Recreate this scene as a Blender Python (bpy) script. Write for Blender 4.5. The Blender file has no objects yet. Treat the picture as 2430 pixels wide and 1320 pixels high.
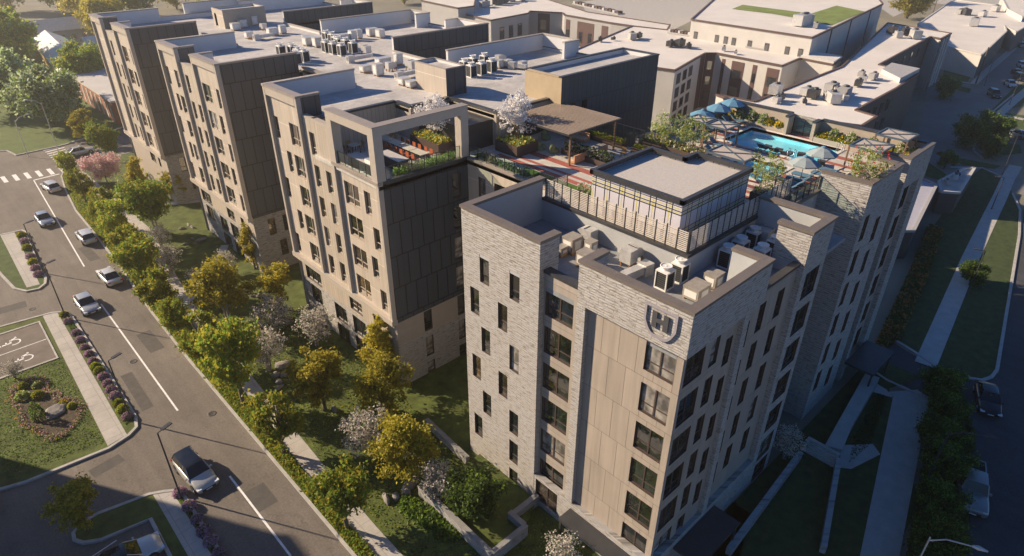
import bpy, math, random
from mathutils import Vector, Matrix, noise
from mathutils.geometry import tessellate_polygon
R = random.Random(11)
sc = bpy.context.scene
C = sc.collection
rad = math.radians
# ---------------------------------------------------------------- camera
YAW, PITCH, ROLL, FPX, CH = 0.809604512, 0.528677334, 0.00352169409, 1536.03, 40.0
cf = Vector((math.cos(YAW)*math.cos(PITCH), math.sin(YAW)*math.cos(PITCH), -math.sin(PITCH)))
cr0 = Vector((math.sin(YAW), -math.cos(YAW), 0)); cu0 = cr0.cross(cf)
cr = cr0*math.cos(ROLL)+cu0*math.sin(ROLL); cu = -cr0*math.sin(ROLL)+cu0*math.cos(ROLL)
cam_d = bpy.data.cameras.new('camera'); cam = bpy.data.objects.new('camera', cam_d); C.objects.link(cam)
cam_d.sensor_width = 36; cam_d.lens = 36*FPX/2430; cam_d.clip_end = 3000; cam_d.clip_start = 0.5
mm = Matrix((cr, cu, -cf)).transposed().to_4x4(); mm.translation = Vector((0, 0, CH)); cam.matrix_world = mm
sc.camera = cam
def at(x, y, z=0.0):
    """world point at height z for a point measured on the photograph (2430 px wide)"""
    d = cr*((x-1215)/FPX)-cu*((y-660)/FPX)+cf; t = (z-CH)/d.z
    return Vector((d.x*t, d.y*t, z))
# ---------------------------------------------------------------- world and sun
SAZ = Vector((0.58, -1.0)).normalized(); SEL = rad(26)
w = bpy.data.worlds.new('World'); sc.world = w; w.use_nodes = True
nt = w.node_tree; bg = nt.nodes['Background']; sky = nt.nodes.new('ShaderNodeTexSky')
sky.sky_type = 'NISHITA'; sky.sun_disc = False; sky.sun_elevation = SEL
sky.sun_rotation = math.atan2(-SAZ.x, -SAZ.y); sky.air_density = 1.0; sky.dust_density = 0.4; sky.ozone_density = 4.0
tint = nt.nodes.new('ShaderNodeVectorMath'); tint.operation = 'MULTIPLY'; tint.inputs[1].default_value = (.48, .82, 1.2); nt.links.new(sky.outputs[0], tint.inputs[0]); nt.links.new(tint.outputs[0], bg.inputs[0]); bg.inputs[1].default_value = 0.05
sl = bpy.data.lights.new('sun', 'SUN'); sl.energy = 5.0; sl.angle = rad(0.6); sl.color = (1.0, 0.80, 0.57)
so = bpy.data.objects.new('sun', sl); C.objects.link(so)
sd = Vector((SAZ.x*math.cos(SEL), SAZ.y*math.cos(SEL), -math.sin(SEL)))
so.rotation_euler = sd.to_track_quat('-Z', 'Y').to_euler(); so.location = (0, 0, 60)
sc.view_settings.view_transform = 'Standard'; sc.view_settings.look = 'None'
sc.view_settings.exposure = 0.9; sc.view_settings.gamma = 1
sc.render.engine = 'CYCLES'; sc.cycles.use_denoising = True
HAZE = .00055
sc.cycles.max_bounces = 5; sc.cycles.diffuse_bounces = 3; sc.cycles.glossy_bounces = 3; sc.cycles.transmission_bounces = 4
sc.cycles.transparent_max_bounces = 6; sc.cycles.sample_clamp_indirect = 6
# ---------------------------------------------------------------- materials
MATS = {}
def nodes(m): return m.node_tree.nodes, m.node_tree.links
def M(name, col, rough=.7, var=.18, scale=1.5, bump=0.0, metal=0.0, spec=.4, rnd=0.0, detail=5, stretch=None, coat=0):
    if name in MATS: return MATS[name]
    m = bpy.data.materials.new(name); m.use_nodes = True; n, l = nodes(m); b = n['Principled BSDF']
    b.inputs['Roughness'].default_value = rough; b.inputs['Metallic'].default_value = metal
    b.inputs['Specular IOR Level'].default_value = spec; b.inputs['Coat Weight'].default_value = coat
    tc = n.new('ShaderNodeTexCoord'); src = tc.outputs['Object']
    if stretch:
        mp = n.new('ShaderNodeMapping'); mp.inputs['Scale'].default_value = stretch; l.new(src, mp.inputs[0]); src = mp.outputs[0]
    nz = n.new('ShaderNodeTexNoise'); nz.inputs['Scale'].default_value = scale; nz.inputs['Detail'].default_value = detail
    nz.inputs['Roughness'].default_value = .65; l.new(src, nz.inputs['Vector'])
    rp = n.new('ShaderNodeValToRGB'); c = Vector(col)
    rp.color_ramp.elements[0].position = .3; rp.color_ramp.elements[1].position = .72
    rp.color_ramp.elements[0].color = (*[max(0, v*(1-var)) for v in c], 1); rp.color_ramp.elements[1].color = (*[min(1, v*(1+var)) for v in c], 1)
    l.new(nz.outputs['Fac'], rp.inputs[0]); out = rp.outputs[0]
    if rnd:
        oi = n.new('ShaderNodeObjectInfo'); hs = n.new('ShaderNodeHueSaturation'); mr = n.new('ShaderNodeMapRange')
        mr.inputs['To Min'].default_value = 1-rnd; mr.inputs['To Max'].default_value = 1+rnd
        l.new(oi.outputs['Random'], mr.inputs['Value']); l.new(mr.outputs[0], hs.inputs['Value']); l.new(out, hs.inputs['Color']); out = hs.outputs[0]
    l.new(out, b.inputs['Base Color'])
    if bump:
        bp = n.new('ShaderNodeBump'); bp.inputs['Strength'].default_value = bump; bp.inputs['Distance'].default_value = .05
        l.new(nz.outputs['Fac'], bp.inputs['Height']); l.new(bp.outputs[0], b.inputs['Normal'])
    MATS[name] = m; return m
def wall_uv(n, l):
    """(x+y, z) : runs along any axis-aligned wall"""
    tc = n.new('ShaderNodeTexCoord'); sp = n.new('ShaderNodeSeparateXYZ'); l.new(tc.outputs['Object'], sp.inputs[0])
    ad = n.new('ShaderNodeMath'); l.new(sp.outputs[0], ad.inputs[0]); l.new(sp.outputs[1], ad.inputs[1])
    cb = n.new('ShaderNodeCombineXYZ'); l.new(ad.outputs[0], cb.inputs[0]); l.new(sp.outputs[2], cb.inputs[1]); return cb.outputs[0]
def stone(name, hi, lo, warm):
    """split-face ledge stone: broken horizontal courses"""
    m = bpy.data.materials.new(name); m.use_nodes = True; n, l = nodes(m); b = n['Principled BSDF']; b.inputs['Roughness'].default_value = .85
    uv = wall_uv(n, l)
    br = n.new('ShaderNodeTexBrick'); br.inputs['Scale'].default_value = 1; br.inputs['Brick Width'].default_value = 1.1; br.inputs['Row Height'].default_value = .17
    br.inputs['Mortar Size'].default_value = .022; br.inputs['Mortar Smooth'].default_value = .3; br.offset = .37; br.offset_frequency = 2; br.squash = .6; br.squash_frequency = 3
    br.inputs['Color1'].default_value = (*hi, 1); br.inputs['Color2'].default_value = (*warm, 1); br.inputs['Mortar'].default_value = (*lo, 1)
    n1 = n.new('ShaderNodeTexNoise'); n1.inputs['Scale'].default_value = .9; n1.inputs['Detail'].default_value = 3
    l.new(uv, n1.inputs['Vector'])
    dm = n.new('ShaderNodeVectorMath'); dm.operation = 'MULTIPLY_ADD'; dm.inputs[1].default_value = (.15, .12, 0); l.new(n1.outputs['Color'], dm.inputs[0]); l.new(uv, dm.inputs[2])
    l.new(dm.outputs[0], br.inputs['Vector'])
    mp = n.new('ShaderNodeMapping'); mp.inputs['Scale'].default_value = (1.6, 8.5, 1); l.new(uv, mp.inputs[0])
    n2 = n.new('ShaderNodeTexNoise'); n2.inputs['Scale'].default_value = 1; n2.inputs['Detail'].default_value = 4; n2.inputs['Roughness'].default_value = .7; l.new(mp.outputs[0], n2.inputs['Vector'])
    rp = n.new('ShaderNodeValToRGB'); e = rp.color_ramp.elements; e[0].position = .34; e[0].color = (*lo, 1); e[1].position = .5; e[1].color = (*hi, 1)
    e2 = e.new(.64); e2.color = (*[min(1, v*1.12) for v in hi], 1); e3 = e.new(.42); e3.color = (*[.8*v for v in warm], 1)
    l.new(n2.outputs['Fac'], rp.inputs[0])
    mx = n.new('ShaderNodeMix'); mx.data_type = 'RGBA'; mx.blend_type = 'MULTIPLY'; mx.inputs[0].default_value = .75; l.new(rp.outputs[0], mx.inputs[6]); l.new(br.outputs['Color'], mx.inputs[7])
    g = n.new('ShaderNodeGamma'); g.inputs[1].default_value = .72; l.new(mx.outputs[2], g.inputs[0]); l.new(g.outputs[0], b.inputs['Base Color'])
    ad = n.new('ShaderNodeMath'); ad.operation = 'SUBTRACT'; l.new(n2.outputs['Fac'], ad.inputs[0]); l.new(br.outputs['Fac'], ad.inputs[1])
    bp = n.new('ShaderNodeBump'); bp.inputs['Strength'].default_value = .9; bp.inputs['Distance'].default_value = .07; l.new(ad.outputs[0], bp.inputs['Height']); l.new(bp.outputs[0], b.inputs['Normal'])
    MATS[name] = m; return m
def panel(name, col, bw, rh, seam=.45, rough=.5, off=.5, var=.06, shift=0.0, ms=.018, zs=0.0):
    """metal or fibre cement cladding with open joints"""
    m = bpy.data.materials.new(name); m.use_nodes = True; n, l = nodes(m); b = n['Principled BSDF']; b.inputs['Roughness'].default_value = rough
    uv = wall_uv(n, l); mp = n.new('ShaderNodeMapping'); mp.inputs['Location'].default_value = (shift, zs, 0); l.new(uv, mp.inputs[0])
    br = n.new('ShaderNodeTexBrick'); br.inputs['Scale'].default_value = 1; br.inputs['Brick Width'].default_value = bw; br.inputs['Row Height'].default_value = rh
    br.inputs['Mortar Size'].default_value = ms; br.inputs['Mortar Smooth'].default_value = 0; br.offset = off
    br.inputs['Color1'].default_value = (*[v*(1-var) for v in col], 1); br.inputs['Color2'].default_value = (*[v*(1+var) for v in col], 1); br.inputs['Mortar'].default_value = (*[v*seam for v in col], 1)
    l.new(mp.outputs[0], br.inputs['Vector'])
    nz = n.new('ShaderNodeTexNoise'); nz.inputs['Scale'].default_value = .35; nz.inputs['Detail'].default_value = 4; l.new(uv, nz.inputs['Vector'])
    mr = n.new('ShaderNodeMapRange'); mr.inputs['To Min'].default_value = .86; mr.inputs['To Max'].default_value = 1.1; l.new(nz.outputs['Fac'], mr.inputs['Value'])
    mx = n.new('ShaderNodeVectorMath'); mx.operation = 'SCALE'; l.new(br.outputs['Color'], mx.inputs[0]); l.new(mr.outputs[0], mx.inputs['Scale'])
    m2 = n.new('ShaderNodeMapping'); m2.inputs['Scale'].default_value = (2.6, .16, 1); l.new(uv, m2.inputs[0]); n3 = n.new('ShaderNodeTexNoise'); n3.inputs['Scale'].default_value = 1; n3.inputs['Detail'].default_value = 6; l.new(m2.outputs[0], n3.inputs['Vector'])
    r3 = n.new('ShaderNodeMapRange'); r3.inputs['From Min'].default_value = .35; r3.inputs['From Max'].default_value = .62; r3.inputs['To Min'].default_value = .87; r3.inputs['To Max'].default_value = 1.03; l.new(n3.outputs['Fac'], r3.inputs['Value'])
    m3 = n.new('ShaderNodeVectorMath'); m3.operation = 'SCALE'; l.new(mx.outputs[0], m3.inputs[0]); l.new(r3.outputs[0], m3.inputs['Scale']); l.new(m3.outputs[0], b.inputs['Base Color'])
    bp = n.new('ShaderNodeBump'); bp.invert = True; bp.inputs['Strength'].default_value = .6; bp.inputs['Distance'].default_value = .02; l.new(br.outputs['Fac'], bp.inputs['Height']); l.new(bp.outputs[0], b.inputs['Normal'])
    MATS[name] = m; return m
def FLAT(name, col, bw, rh, seam, var=.06, nv=.12, ms=.02, off=.5, rough=.8):
    """horizontal sheets or slabs with joints"""
    m = bpy.data.materials.new(name); m.use_nodes = True; n, l = nodes(m); b = n['Principled BSDF']; b.inputs['Roughness'].default_value = rough
    tc = n.new('ShaderNodeTexCoord'); br = n.new('ShaderNodeTexBrick'); br.inputs['Scale'].default_value = 1; br.inputs['Brick Width'].default_value = bw; br.inputs['Row Height'].default_value = rh; br.offset = off
    br.inputs['Mortar Size'].default_value = ms; br.inputs['Mortar Smooth'].default_value = 0
    br.inputs['Color1'].default_value = (*[v*(1-var) for v in col], 1); br.inputs['Color2'].default_value = (*[v*(1+var) for v in col], 1); br.inputs['Mortar'].default_value = (*[v*seam for v in col], 1)
    l.new(tc.outputs['Object'], br.inputs['Vector']); acc = br.outputs['Color']
    for sc_, amp in ((.35, nv), (2.5, nv*.7)):
        nz = n.new('ShaderNodeTexNoise'); nz.inputs['Scale'].default_value = sc_; nz.inputs['Detail'].default_value = 8; nz.inputs['Roughness'].default_value = .7; l.new(tc.outputs['Object'], nz.inputs['Vector'])
        mr = n.new('ShaderNodeMapRange'); mr.inputs['From Min'].default_value = .35; mr.inputs['From Max'].default_value = .65; mr.inputs['To Min'].default_value = 1-amp; mr.inputs['To Max'].default_value = 1+amp*.6; l.new(nz.outputs['Fac'], mr.inputs['Value'])
        mx = n.new('ShaderNodeVectorMath'); mx.operation = 'SCALE'; l.new(acc, mx.inputs[0]); l.new(mr.outputs[0], mx.inputs['Scale']); acc = mx.outputs[0]
    l.new(acc, b.inputs['Base Color']); MATS[name] = m; return m
def road_mat(name, col):
    """worn asphalt: patches, tar cracks, drifting stains"""
    m = bpy.data.materials.new(name); m.use_nodes = True; n, l = nodes(m); b = n['Principled BSDF']; b.inputs['Roughness'].default_value = .88
    tc = n.new('ShaderNodeTexCoord'); acc = None
    for sc_, lo, hi, st in ((.09, .80, 1.18, None), (.6, .86, 1.12, (1, .25, 1)), (6, .78, 1.22, None), (.35, .88, 1.1, (2.2, .08, 1))):
        mp = n.new('ShaderNodeMapping'); mp.inputs['Scale'].default_value = st or (1, 1, 1); l.new(tc.outputs['Object'], mp.inputs[0])
        nz = n.new('ShaderNodeTexNoise'); nz.inputs['Scale'].default_value = sc_; nz.inputs['Detail'].default_value = 9; nz.inputs['Roughness'].default_value = .68; l.new(mp.outputs[0], nz.inputs['Vector'])
        mr = n.new('ShaderNodeMapRange'); mr.inputs['From Min'].default_value = .34; mr.inputs['From Max'].default_value = .66; mr.inputs['To Min'].default_value = lo; mr.inputs['To Max'].default_value = hi; l.new(nz.outputs['Fac'], mr.inputs['Value'])
        mx = n.new('ShaderNodeVectorMath'); mx.operation = 'SCALE'; l.new(mr.outputs[0], mx.inputs['Scale'])
        if acc is None: mx.inputs[0].default_value = col
        else: l.new(acc, mx.inputs[0])
        acc = mx.outputs[0]
    nd = n.new('ShaderNodeTexNoise'); nd.inputs['Scale'].default_value = .8; nd.inputs['Detail'].default_value = 4; l.new(tc.outputs['Object'], nd.inputs['Vector'])
    ad = n.new('ShaderNodeVectorMath'); ad.operation = 'MULTIPLY_ADD'; ad.inputs[1].default_value = (6, 6, 0); l.new(nd.outputs['Color'], ad.inputs[0]); l.new(tc.outputs['Object'], ad.inputs[2])
    vo = n.new('ShaderNodeTexVoronoi'); vo.feature = 'DISTANCE_TO_EDGE'; vo.inputs['Scale'].default_value = .16; l.new(ad.outputs[0], vo.inputs['Vector'])
    mr = n.new('ShaderNodeMapRange'); mr.inputs['From Min'].default_value = .004; mr.inputs['From Max'].default_value = .012; mr.inputs['To Min'].default_value = .80; mr.inputs['To Max'].default_value = 1; l.new(vo.outputs['Distance'], mr.inputs['Value'])
    mx = n.new('ShaderNodeVectorMath'); mx.operation = 'SCALE'; l.new(acc, mx.inputs[0]); l.new(mr.outputs[0], mx.inputs['Scale']); l.new(mx.outputs[0], b.inputs['Base Color'])
    MATS[name] = m; return m
def glassy(name, col, curtain=.0, ior=2.3):
    m = bpy.data.materials.new(name); m.use_nodes = True; n, l = nodes(m); b = n['Principled BSDF']
    b.inputs['Roughness'].default_value = .03; b.inputs['IOR'].default_value = ior
    oi = n.new('ShaderNodeObjectInfo'); rp = n.new('ShaderNodeValToRGB'); e = rp.color_ramp.elements; rp.color_ramp.interpolation = 'CONSTANT'
    e[0].color = (*col, 1); e[1].position = .35; e[1].color = (*[v*1.8 for v in col], 1)
    if curtain:
        a = e.new(.6); a.color = (.06, .05, .04, 1); a = e.new(.74); a.color = (.25, .23, .20, 1); a = e.new(.86); a.color = (.11, .075, .035, 1); a = e.new(.93); a.color = (.32, .31, .29, 1)
    l.new(oi.outputs['Random'], rp.inputs[0])
    tc = n.new('ShaderNodeTexCoord'); nz = n.new('ShaderNodeTexNoise'); nz.inputs['Scale'].default_value = 1.4; nz.inputs['Detail'].default_value = 2; l.new(tc.outputs['Object'], nz.inputs['Vector'])
    mr = n.new('ShaderNodeMapRange'); mr.inputs['From Min'].default_value = .35; mr.inputs['From Max'].default_value = .65; mr.inputs['To Min'].default_value = .4; mr.inputs['To Max'].default_value = 1.5; l.new(nz.outputs['Fac'], mr.inputs['Value'])
    sv = n.new('ShaderNodeVectorMath'); sv.operation = 'SCALE'; l.new(rp.outputs[0], sv.inputs[0]); l.new(mr.outputs[0], sv.inputs['Scale']); l.new(sv.outputs[0], b.inputs['Base Color'])
    bp = n.new('ShaderNodeBump'); bp.inputs['Strength'].default_value = .04; bp.inputs['Distance'].default_value = .2; l.new(nz.outputs['Fac'], bp.inputs['Height']); l.new(bp.outputs[0], b.inputs['Normal'])
    MATS[name] = m; return m
def leafm(name, a, b_, tr=.5, rnd=.25, scale=1.2):
    m = bpy.data.materials.new(name); m.use_nodes = True; n, l = nodes(m); p = n['Principled BSDF']; p.inputs['Roughness'].default_value = .55; p.inputs['Specular IOR Level'].default_value = .25
    ge = n.new('ShaderNodeNewGeometry'); nz = n.new('ShaderNodeTexWhiteNoise'); tc = n.new('ShaderNodeTexCoord')
    n2 = n.new('ShaderNodeTexNoise'); n2.inputs['Scale'].default_value = scale; n2.inputs['Detail'].default_value = 3; l.new(tc.outputs['Object'], n2.inputs['Vector'])
    l.new(ge.outputs['Random Per Island'], nz.inputs['Vector'])
    av = n.new('ShaderNodeMath'); av.operation = 'MULTIPLY_ADD'; av.inputs[1].default_value = .45; l.new(ge.outputs['Random Per Island'], av.inputs[0])
    sb = n.new('ShaderNodeMath'); sb.operation = 'MULTIPLY'; sb.inputs[1].default_value = .7; l.new(n2.outputs['Fac'], sb.inputs[0]); l.new(sb.outputs[0], av.inputs[2])
    mx = n.new('ShaderNodeMix'); mx.data_type = 'RGBA'; mx.inputs[6].default_value = (*a, 1); mx.inputs[7].default_value = (*b_, 1); l.new(av.outputs[0], mx.inputs[0])
    oi = n.new('ShaderNodeObjectInfo'); hs = n.new('ShaderNodeHueSaturation'); mr = n.new('ShaderNodeMapRange'); mr.inputs['To Min'].default_value = 1-rnd; mr.inputs['To Max'].default_value = 1+rnd
    l.new(oi.outputs['Random'], mr.inputs['Value']); l.new(mr.outputs[0], hs.inputs['Value']); l.new(mx.outputs[2], hs.inputs['Color']); l.new(hs.outputs[0], p.inputs['Base Color'])
    t = n.new('ShaderNodeBsdfTranslucent'); l.new(hs.outputs[0], t.inputs[0]); ms = n.new('ShaderNodeMixShader'); ms.inputs[0].default_value = tr
    l.new(p.outputs[0], ms.inputs[1]); l.new(t.outputs[0], ms.inputs[2]); l.new(ms.outputs[0], n['Material Output'].inputs[0])
    MATS[name] = m; return m
LEDGE = stone('ledge_stone', (.52, .505, .49), (.13, .125, .12), (.46, .41, .34))
LEDGE2 = stone('ledge_stone_grey', (.46, .45, .44), (.11, .11, .11), (.36, .35, .34))
DARKP = panel('charcoal_panel', (.042, .054, .072), 1.15, 3.03, seam=.12, ms=.05, rough=.42, zs=1.0)
TANP = panel('tan_panel', (.50, .43, .35), 40, 3.03, ms=.03, seam=1.45, rough=.55, zs=-.9)
TANV = panel('tan_ribbed_panel', (.47, .405, .325), .42, 40, seam=.6, rough=.55)
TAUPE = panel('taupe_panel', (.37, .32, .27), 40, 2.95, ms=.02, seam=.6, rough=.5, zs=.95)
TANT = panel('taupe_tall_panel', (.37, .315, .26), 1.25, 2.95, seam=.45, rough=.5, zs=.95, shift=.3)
BEIGE = M('beige_render', (.36, .31, .255), .8, .06)
TRIM = M('taupe_metal_trim', (.30, .255, .215), .45, .08, metal=.0)
TRIML = M('pale_tan_trim', (.42, .37, .31), .5, .06)
DKTRIM = M('dark_bronze_trim', (.045, .045, .048), .4, .15)
GREYW = M('grey_membrane_wall', (.40, .41, .41), .6, .08, scale=.4)
TRIMD = M('bronze_coping', (.155, .13, .11), .45, .1)
WHITEW = M('white_membrane_wall', (.60, .60, .60), .6, .06, scale=.4)
ROOFM = FLAT('grey_roof_membrane', (.47, .45, .43), 11, 1.9, .86, var=.06, nv=.2, ms=.03)
ROOFD = FLAT('dark_roof_membrane', (.25, .26, .27), 9, 1.6, .85, var=.05, nv=.16, ms=.03)
FRM = M('bronze_window_frame', (.07, .05, .042), .4, .1)
FRT = M('tan_window_frame', (.34, .28, .22), .5, .1)
GLS = glassy('window_glass', (.012, .016, .016), curtain=1)
GLD = glassy('far_window_glass', (.02, .022, .025), curtain=0)
GLASS = glassy('car_glass', (.008, .01, .012), ior=1.6)
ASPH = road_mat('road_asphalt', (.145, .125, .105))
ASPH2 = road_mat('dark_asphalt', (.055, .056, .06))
CONC = M('concrete', (.42, .40, .37), .85, .14, scale=.9, bump=.15, detail=9)
PAVE = FLAT('pavement_slabs', (.40, .375, .34), 1.4, 1.4, .72, var=.05, nv=.12, ms=.025, off=0)
KERB = M('kerb_concrete', (.40, .385, .36), .85, .18, scale=1.6, bump=.2)
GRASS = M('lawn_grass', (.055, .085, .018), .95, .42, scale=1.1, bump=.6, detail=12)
GRASSD = M('shade_tinted_lawn_grass', (.045, .065, .018), .95, .4, scale=1.1, bump=.6, detail=12)  # darker copy of the lawn grass, with shade put into its colour
GRDRY = M('dry_grass', (.10, .12, .03), .95, .35, scale=.8, bump=.6, detail=12)
SOIL = M('planting_soil', (.07, .05, .035), .95, .4, scale=3, bump=.5)
PAINT = M('road_paint', (.75, .74, .72), .7, .18, scale=3, detail=8)
MTLW = M('white_painted_metal', (.70, .69, .66), .45, .07, scale=2)
GALV = M('galvanised_duct', (.56, .55, .53), .38, .16, scale=2.5, metal=.35)
GALVD = M('weathered_duct_metal', (.36, .325, .28), .45, .2, scale=2.5, metal=.25)
BLK = M('black_metal', (.02, .02, .022), .4, .15)
GRILLE = M('black_coil_grille', (.018, .02, .022), .6, .3, scale=60)
DECKC = FLAT('cream_pavers', (.52, .49, .44), .6, .6, .8, var=.08, nv=.1, ms=.02)
DECKR = M('red_clay_pavers', (.34, .10, .075), .8, .15, scale=2)
DECKB = M('maroon_pavers', (.19, .06, .06), .8, .15, scale=2)
TURF = M('artificial_turf', (.06, .12, .015), .95, .3, scale=9)
BARK = M('bark', (.11, .085, .065), .9, .35, scale=5, bump=.5)
BIRCH = M('pale_bark', (.33, .30, .26), .9, .35, scale=5, bump=.4)
ROCKM = M('granite_boulder', (.24, .22, .205), .9, .3, scale=2, bump=.7, detail=9)
WOODM = M('weathered_timber_slats', (.58, .52, .44), .7, .2, scale=2.2, stretch=(1, 1, 8))
WOODB = M('brown_timber', (.17, .10, .06), .65, .25, scale=3)
PLANT = M('bronze_planter', (.085, .06, .05), .45, .12)
L_GREEN = leafm('leaf_green', (0.0956, 0.181, 0.0255), (0.255, 0.361, 0.0425))
L_DARK = leafm('leaf_dark_green', (0.0374, 0.0765, 0.0204), (0.0935, 0.145, 0.034))
L_OLIVE = leafm('leaf_olive', (0.191, 0.203, 0.0255), (0.446, 0.383, 0.0425))
L_GOLD = leafm('leaf_golden', (0.237, 0.206, 0.025), (0.6, 0.5, 0.05), tr=.45)
L_SAGE = leafm('leaf_sage', (0.213, 0.319, 0.149), (0.637, 0.722, 0.425))
L_RUST = leafm('leaf_rust', (0.276, 0.128, 0.0425), (0.51, 0.276, 0.085))
L_WHITE = leafm('blossom_white', (.42, .37, .33), (.72, .66, .60), tr=.3, rnd=.08)
L_BLOOM = leafm('blossom_bright_white', (.70, .66, .64), (.9, .88, .86), tr=.35, rnd=.05)
L_PINK = leafm('blossom_pink', (0.55, 0.28, 0.28), (0.8, 0.55, 0.52), tr=.3, rnd=.08)
L_MAUVE = leafm('blossom_mauve', (0.32, 0.16, 0.26), (0.62, 0.42, 0.55), tr=.3, rnd=.1)
L_YEL = leafm('blossom_yellow', (0.55, 0.35, 0.02), (0.75, 0.6, 0.05), tr=.3, rnd=.1)
L_RED = leafm('blossom_red', (0.5, 0.03, 0.03), (0.7, 0.08, 0.08), tr=.2, rnd=.1)
# ---------------------------------------------------------------- mesh building
class MB:
    def __init__(s): s.v = []; s.f = []; s.m = []; s.mats = []; s.sm = []
    def mi(s, m):
        if m not in s.mats: s.mats.append(m)
        return s.mats.index(m)
    def face(s, pts, m, smooth=False):
        k = len(s.v); s.v += [tuple(p) for p in pts]; s.f.append(tuple(range(k, k+len(pts)))); s.m.append(s.mi(m)); s.sm.append(smooth)
    def raw(s, vs, fs, m, smooth=False):
        k = len(s.v); s.v += [tuple(p) for p in vs]; i = s.mi(m)
        for f in fs: s.f.append(tuple(k+q for q in f)); s.m.append(i); s.sm.append(smooth)
    def box(s, x0, y0, z0, x1, y1, z1, m, mt=None, rot=0, piv=None, bottom=True):
        vs = [Vector(p) for p in ((x0, y0, z0), (x1, y0, z0), (x1, y1, z0), (x0, y1, z0), (x0, y0, z1), (x1, y0, z1), (x1, y1, z1), (x0, y1, z1))]
        if rot:
            p = Vector(piv or ((x0+x1)/2, (y0+y1)/2, 0)); q = Matrix.Rotation(rot, 3, 'Z'); vs = [q@(v-p)+p for v in vs]
        s.raw(vs, [(0, 1, 5, 4), (1, 2, 6, 5), (2, 3, 7, 6), (3, 0, 4, 7)]+([(3, 2, 1, 0)] if bottom else []), m); s.raw(vs[4:], [(0, 1, 2, 3)], mt or m)
    def bar(s, a, b, w, m, h=None):
        """square bar from a to b"""
        a = Vector(a); b = Vector(b); d = (b-a); 
        if d.length < 1e-6: return
        d.normalize(); up = Vector((0, 0, 1)) if abs(d.z) < .95 else Vector((1, 0, 0)); r = d.cross(up).normalized()*(w/2); u = r.cross(d).normalized()*((h or w)/2)
        vs = [a-r-u, a+r-u, a+r+u, a-r+u, b-r-u, b+r-u, b+r+u, b-r+u]
        s.raw(vs, [(3, 2, 1, 0), (4, 5, 6, 7), (0, 1, 5, 4), (1, 2, 6, 5), (2, 3, 7, 6), (3, 0, 4, 7)], m)
    def tube(s, pts, rs, m, n=8, caps=True):
        pts = [Vector(p) for p in pts]; rs = rs if isinstance(rs, (list, tuple)) else [rs]*len(pts); ring = []; vs = []
        for i, p in enumerate(pts):
            d = (pts[min(i+1, len(pts)-1)]-pts[max(i-1, 0)]).normalized(); up = Vector((0, 0, 1)) if abs(d.z) < .9 else Vector((1, 0, 0))
            r = d.cross(up).normalized(); u = r.cross(d)
            for k in range(n): a = 2*math.pi*k/n; vs.append(p+(r*math.cos(a)+u*math.sin(a))*rs[i])
        fs = []
        for i in range(len(pts)-1):
            for k in range(n): k2 = (k+1) % n; fs.append((i*n+k, (i+1)*n+k, (i+1)*n+k2, i*n+k2))
        s.raw(vs, fs, m, True)
        if caps: s.raw(vs[:n], [tuple(range(n))], m); s.raw(vs[-n:], [tuple(reversed(range(n)))], m)
    def lathe(s, c, prof, m, n=16):
        c = Vector(c); vs = []
        for r, z in prof:
            for k in range(n): a = 2*math.pi*k/n; vs.append(c+Vector((r*math.cos(a), r*math.sin(a), z)))
        fs = [(i*n+k, i*n+(k+1) % n, (i+1)*n+(k+1) % n, (i+1)*n+k) for i in range(len(prof)-1) for k in range(n)]
        s.raw(vs, fs, m, True); s.raw(vs[-n:], [tuple(range(n))], m)
    def prism(s, poly, z0, z1, ms, mt=None, bottom=False, side=None):
        """poly counter-clockwise"""
        P = [Vector((p[0], p[1], 0)) for p in poly]
        if sum(P[i].x*P[(i+1) % len(P)].y-P[(i+1) % len(P)].x*P[i].y for i in range(len(P))) < 0: P.reverse()
        for i in range(len(P)):
            a, b = P[i], P[(i+1) % len(P)]; nrm = Vector((b.y-a.y, a.x-b.x))
            m = side(nrm) if side else ms
            if m: s.face([(a.x, a.y, z0), (b.x, b.y, z0), (b.x, b.y, z1), (a.x, a.y, z1)], m)
        for t in tessellate_polygon([P]):
            q = [P[i] for i in t]
            if (q[1]-q[0]).cross(q[2]-q[0]).z < 0: q.reverse()
            s.face([(p.x, p.y, z1) for p in q], mt or ms)
    def sheet(s, poly, z, m): s.prism(poly, z, z, None, m, side=lambda n: None)
    def wallX(s, x, y0, y1, z0, z1, m, ops=(), dep=.22, mr=None, sgn=1):
        """wall on the plane X=x facing -X with real openings (ya,yb,za,zb)"""
        us = sorted({y0, y1, *[o[0] for o in ops], *[o[1] for o in ops]}); zs = sorted({z0, z1, *[o[2] for o in ops], *[o[3] for o in ops]})
        for i in range(len(us)-1):
            run = None
            for j in range(len(zs)-1):
                cu_, cz = (us[i]+us[i+1])/2, (zs[j]+zs[j+1])/2
                hole = any(o[0] < cu_ < o[1] and o[2] < cz < o[3] for o in ops)
                if not hole and run is None: run = zs[j]
                if run is not None and (hole or j == len(zs)-2):
                    t = zs[j] if hole else zs[j+1]; s.face([(x, us[i+1], run), (x, us[i], run), (x, us[i], t), (x, us[i+1], t)], m); run = None
        for a, b, c, d in ops:
            X = x+dep*sgn; r = mr or m
            s.face([(x, a, c), (x, b, c), (X, b, c), (X, a, c)], r); s.face([(x, b, d), (x, a, d), (X, a, d), (X, b, d)], r)
            s.face([(x, a, d), (x, a, c), (X, a, c), (X, a, d)], r); s.face([(x, b, c), (x, b, d), (X, b, d), (X, b, c)], r)
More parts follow.
